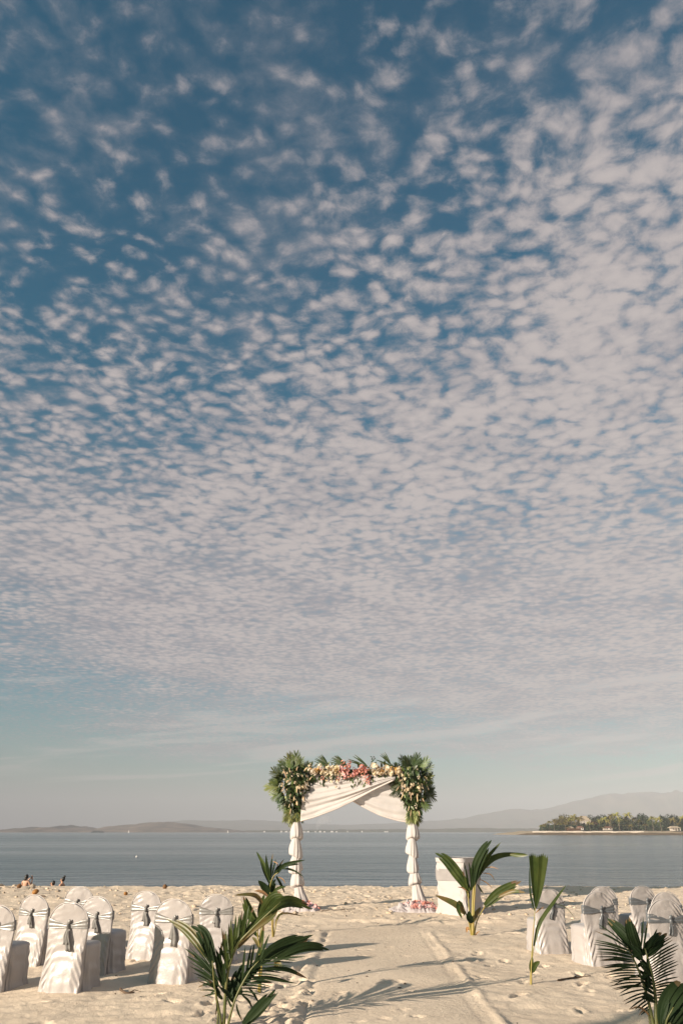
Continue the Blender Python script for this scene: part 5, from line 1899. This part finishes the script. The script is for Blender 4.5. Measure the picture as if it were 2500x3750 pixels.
def person(px, py_top, label, pose, yaw, group='bathers at the water edge'):
    """A bather; local +Y is where the body faces, z measured from the sea bed."""
    c = at(px, py_top, BD)
    root = empty('person', (c.x, BD, c.z - 1.64), yaw)
    tag(root, label, 'person', group)
    J = [((0, 0, 0.92), (0.135, 0.10)), ((0, 0, 1.06), (0.118, 0.085)), ((0, 0.01, 1.22), (0.145, 0.095)), ((0, 0, 1.345), (0.11, 0.075)), ((0, 0, 1.42), 0.052), ((0, 0.012, 1.475), 0.06),
         ((0, 0.03, 1.54), (0.078, 0.095)), ((0, 0.012, 1.60), (0.066, 0.08))]
    E = [(0, 1), (1, 2), (2, 3), (3, 4), (4, 5), (5, 6), (6, 7)]
    for sx in (-1, 1):          # legs stand on the sea bed
        b = len(J)
        J += [((0.095 * sx, 0.0, 0.80), 0.085), ((0.10 * sx, 0.02, 0.46), 0.055), ((0.10 * sx, -0.02, 0.28), 0.052), ((0.10 * sx, -0.03, 0.07), 0.036), ((0.11 * sx, 0.12, 0.03), 0.032)]
        E += [(0, b), (b, b + 1), (b + 1, b + 2), (b + 2, b + 3), (b + 3, b + 4)]
        b = len(J)
        J.append(((0.165 * sx, 0, 1.335), 0.055))
        E.append((3, b))
        elbow, wrist, hand, hd, hs = pose[sx]
        J += [(elbow, 0.040), (wrist, 0.026)]
        E += [(b, b + 1), (b + 1, b + 2)]
        fingers(J, E, b + 2, hand, hd, hs)
    link('body', skin_body('body', J, E, MATS['skin']), root)
    return root


down = {1: ((0.24, 0.02, 1.06), (0.25, 0.10, 0.84), (0.25, 0.13, 0.77), (0, 0.3, -1), (0, 1, 0.3)), -1: ((-0.24, 0.02, 1.06), (-0.25, 0.10, 0.84), (-0.25, 0.13, 0.77), (0, 0.3, -1), (0, 1, 0.3))}
raised = {1: ((0.27, 0.06, 1.12), (0.22, 0.16, 1.44), (0.20, 0.17, 1.52), (-0.2, 0, 1), (0, 1, 0)), -1: ((-0.22, 0.14, 1.12), (-0.06, 0.26, 1.36), (0.0, 0.26, 1.42), (0.6, 0, 1), (1, 0, 0))}


def face(root, z=1.53):
    """Nose, lips, ears and eyes so that the head has a face."""
    mb = MB()
    mb.tube([(0, 0.118, z + 0.02), (0, 0.140, z - 0.012), (0, 0.118, z - 0.022)], [0.008, 0.014, 0.007], 8)
    link('nose', mb.mesh('nose', [MATS['skin']]), root)
    mb = MB()
    mb.tube([(-0.024, 0.108, z - 0.052), (0, 0.118, z - 0.050), (0.024, 0.108, z - 0.052)], [0.004, 0.008, 0.004], 8)
    link('mouth', mb.mesh('mouth', [MATS['swim_red']]), root)
    for sx in (-1, 1):
        link('ear', lump('ear', 0.010, 0.020, 0.032, MATS['skin'], 4, 2, 0.1), root, (0.078 * sx, 0.02, z))
        link('eye', lump('eye', 0.013, 0.008, 0.008, MATS['dark_glass'], 5, 2, 0.0), root, (0.033 * sx, 0.106, z + 0.016))


def glasses(root, z=1.548):
    mb = MB()
    for sx in (-1, 1):
        mb.add([(sx * 0.008, 0.128, z + 0.016), (sx * 0.066, 0.112, z + 0.018), (sx * 0.062, 0.112, z - 0.018), (sx * 0.012, 0.128, z - 0.018),
                (sx * 0.008, 0.120, z + 0.016), (sx * 0.066, 0.104, z + 0.018), (sx * 0.062, 0.104, z - 0.018), (sx * 0.012, 0.120, z - 0.018)],
               [(0, 1, 2, 3), (4, 7, 6, 5), (0, 4, 5, 1), (1, 5, 6, 2), (2, 6, 7, 3), (3, 7, 4, 0)])
        mb.tube([(sx * 0.066, 0.108, z + 0.012), (sx * 0.082, 0.02, z + 0.008)], 0.004, 5)
    mb.tube([(-0.01, 0.126, z + 0.01), (0.01, 0.126, z + 0.01)], 0.003, 5)
    link('sunglasses', mb.mesh('sunglasses', [MATS['dark_glass']], smooth=False), root)


p1 = person(100, 3203, 'bare backed person with dark hair raising one hand to the head, leftmost bather', raised, R(-8))
face(p1)
link('hair', lump('hair', 0.084, 0.098, 0.098, MATS['hair_dark'], 3, 3, 0.08), p1, (0, -0.005, 1.560))
link('hair', lump('hair', 0.065, 0.04, 0.085, MATS['hair_dark'], 6, 3, 0.14), p1, (-0.01, -0.070, 1.465))
mb = MB()
mb.tube([(-0.155, 0.02, 1.15), (0, -0.085, 1.15), (0.155, 0.02, 1.15)], 0.012, 6)
link('bikini_strap', mb.mesh('bikini_strap', [MATS['swim_red']]), p1)
mb = MB()
mb.box(0.125, 0.165, 0.15, 0.20, 1.46, 1.56)
link('phone', mb.mesh('phone', [MATS['phone_grey']], smooth=False), p1)
p2 = person(196, 3227, 'person in dark sunglasses leaning back, only the tilted head above the sand crest', down, R(82))
p2.rotation_euler = (R(0), R(0), R(82))
face(p2)
glasses(p2)
link('hair', lump('hair', 0.090, 0.090, 0.105, MATS['hair_dark'], 8, 3, 0.08), p2, (0, -0.025, 1.575))
p3 = person(232, 3214, 'person with a hair bun and dark sunglasses facing left, rightmost bather', down, R(78))
face(p3)
glasses(p3)
link('hair', lump('hair', 0.088, 0.088, 0.100, MATS['hair_dark'], 9, 3, 0.08), p3, (0, -0.025, 1.580))
link('hair_bun', lump('hair_bun', 0.052, 0.052, 0.050, MATS['hair_dark'], 10, 2, 0.12), p3, (0, -0.075, 1.695))

# ------------------------------------------------------------------ coconuts, sticks and rubble on the sand
mat('coconut_husk', (0.20, 0.095, 0.035), 0.8, color2=(0.11, 0.055, 0.022), scale=14, bump=0.5, bscale=40, bdist=0.01)
mat('coconut_orange', (0.34, 0.15, 0.030), 0.7, color2=(0.22, 0.10, 0.022), scale=10, bump=0.4, bscale=40, bdist=0.01)
mat('driftwood', (0.13, 0.085, 0.055), 0.9, var=0.2, scale=14, bump=0.5, bscale=40, bdist=0.01)
mat('coral_rubble', (0.60, 0.50, 0.39), 0.9, color2=(0.40, 0.31, 0.22), scale=5, bump=0.4, bscale=20, bdist=0.01)


def coconut(px, py, rad, m, label, seed):
    g = on_plane(px, py, 0.03)
    z = ground(g.x, min(g.y, CREST))
    root = empty('coconut', (g.x, g.y, z))
    tag(root, label, 'coconut', 'coconuts lying on the sand')
    link('husk', lump('husk', rad * 1.25, rad, rad * 0.95, MATS[m], seed, 3, 0.06, 1.0), root, (0, 0, rad * 0.8), (0.2, 0.3, seed))
    mb = MB()
    mb.tube([(rad * 1.1, 0, rad * 0.9), (rad * 1.35, 0.01, rad * 1.0)], [rad * 0.22, rad * 0.08], 8)
    link('stalk_end', mb.mesh('stalk_end', [MATS['driftwood']]), root, None, (0, 0, 0))


coconut(70, 3254, 0.068, 'coconut_husk', 'large brown coconut on the sand crest below the bathers', 2)
coconut(130, 3272, 0.072, 'coconut_orange', 'orange brown coconut on open sand left of the farthest chair', 3)
coconut(604, 3250, 0.070, 'coconut_husk', 'dark brown coconut alone on the crest against the water', 5)
coconut(461, 3272, 0.048, 'coconut_orange', 'smallest orange coconut beside the upright left chair', 7)


def stick(pts, rad, label, seed):
    rr = random.Random(seed)
    P = []
    for px, py in pts:
        g = on_plane(px, py, 0.02)
        P.append(Vector((g.x, g.y, ground(g.x, g.y) + rad * 0.8)))
    b = P[0].copy()
    mb = MB()
    path = smooth_path([q - b for q in P], 12)
    mb.tube(path, [rad * (1 - 0.5 * i / 11) * rr.uniform(0.85, 1.15) for i in range(12)], 7)
    mb2 = MB()
    root = empty('stick', b)
    tag(root, label, 'stick', 'sticks lying on the sand')
    link('shaft', mb.mesh('shaft', [MATS['driftwood']]), root)
    q = path[7]
    mb2.tube([q, q + Vector((0.06, 0.05, 0.02)), q + Vector((0.13, 0.06, 0.0))], [rad * 0.5, rad * 0.4, rad * 0.15], 6)
    link('side_twig', mb2.mesh('side_twig', [MATS['driftwood']]), root)


stick([(118, 3286), (140, 3284), (167, 3286)], 0.022, 'dark driftwood stick on the sand behind the left chairs', 1)
stick([(442, 3620), (462, 3628), (494, 3626)], 0.014, 'pale broken twig on the sand between the two front left chairs', 2)
stick([(1175, 3338), (1230, 3335), (1300, 3330)], 0.010, 'long thin dark rod standing in for a shadow line between the arch posts', 3)  # thin dark rod added where only a shadow crosses the sand
stick([(2040, 3582), (2080, 3575), (2160, 3570)], 0.012, 'thin curved stick on the sand in front of the right chairs', 4)


def rubble(name, label, n, xr, yr, size, seed, m):
    """Small bits of coral and shell, too many to count."""
    rr = random.Random(seed)
    bm = bmesh.new()
    bmesh.ops.create_icosphere(bm, subdivisions=1, radius=1.0)
    vs = [v.co.copy() for v in bm.verts]
    fs = [tuple(v.index for v in f.verts) for f in bm.faces]
    bm.free()
    mb = MB()
    for k in range(n):
        x = rr.uniform(*xr) if len(xr) == 2 else rr.gauss(xr[0], xr[1])
        y = rr.uniform(*yr)
        s = size * (0.35 + rr.random() ** 3 * 1.6)
        z = ground(x, y)
        a = rr.uniform(0, 6)
        ca, sa = math.cos(a), math.sin(a)
        f = (rr.uniform(0.7, 1.6), rr.uniform(0.6, 1.0), rr.uniform(0.35, 0.7))
        V = []
        for v in vs:
            j = 1 + rr.uniform(-0.22, 0.22)
            q = (v.x * f[0] * j * s, v.y * f[1] * j * s, v.z * f[2] * j * s)
            V.append((x + q[0] * ca - q[1] * sa, y + q[0] * sa + q[1] * ca, z + q[2] + 0.25 * s * f[2]))
        mb.add(V, fs)
    o = link(name, mb.mesh(name, [MATS[m]], smooth=False))
    tag(o, label, 'rubble', kind='stuff')


rubble('coral_rubble', 'pale coral bits strewn over the trampled sand up to the crest', 1400, (-12, 12), (16.0, 25.0), 0.034, 1, 'coral_rubble')
rubble('coral_rubble', 'heap of coral rubble on the crest at the far left', 420, (-11.6, 1.3, 0), (21.5, 25.0), 0.050, 2, 'coral_rubble')
rubble('litter_and_print_shade', 'dark crumbs on the near sand, some leaf litter, most standing in for footprint shadows', 420, (-6, 6), (7.0, 18.0), 0.010, 3, 'driftwood')  # dark bits added to the sand, mostly in place of footprint shadows

# ------------------------------------------------------------------ coconut palms behind the photographer; their shade reaches the foreground
BPM = [palm_tree_meshes(6.0, 20, 3.2, 21, 0.06, 7, 22, 'palm_leaf', 0.02), palm_tree_meshes(5.0, 20, 3.0, 22, -0.05, 7, 22, 'palm_leaf', 0.02)]
back = -Vector((math.cos(SHADOW_AZ), math.sin(SHADOW_AZ), 0))
for k, (gx, gy, kind, rz, s) in enumerate([(4.3, 6.3, 0, 0.4, 1.0), (5.9, 6.0, 1, 1.9, 1.0), (4.6, 4.4, 0, 2.5, 1.1)]):
    h = (6.0, 5.0)[kind] * s
    q = Vector((gx, gy, 0)) + back * ((h - 0.9) / math.tan(SUN_ELEV))
    root = empty('coconut_palm', (q.x, q.y, ground(q.x, q.y) - 0.05), rz)
    root.scale = (s, s, s)
    tag(root, 'coconut palm standing behind the viewpoint, shading the near sand', 'palm tree', 'coconut palms behind the viewpoint')
    link('trunk', BPM[kind][0], root)
    link('crown', BPM[kind][1], root)
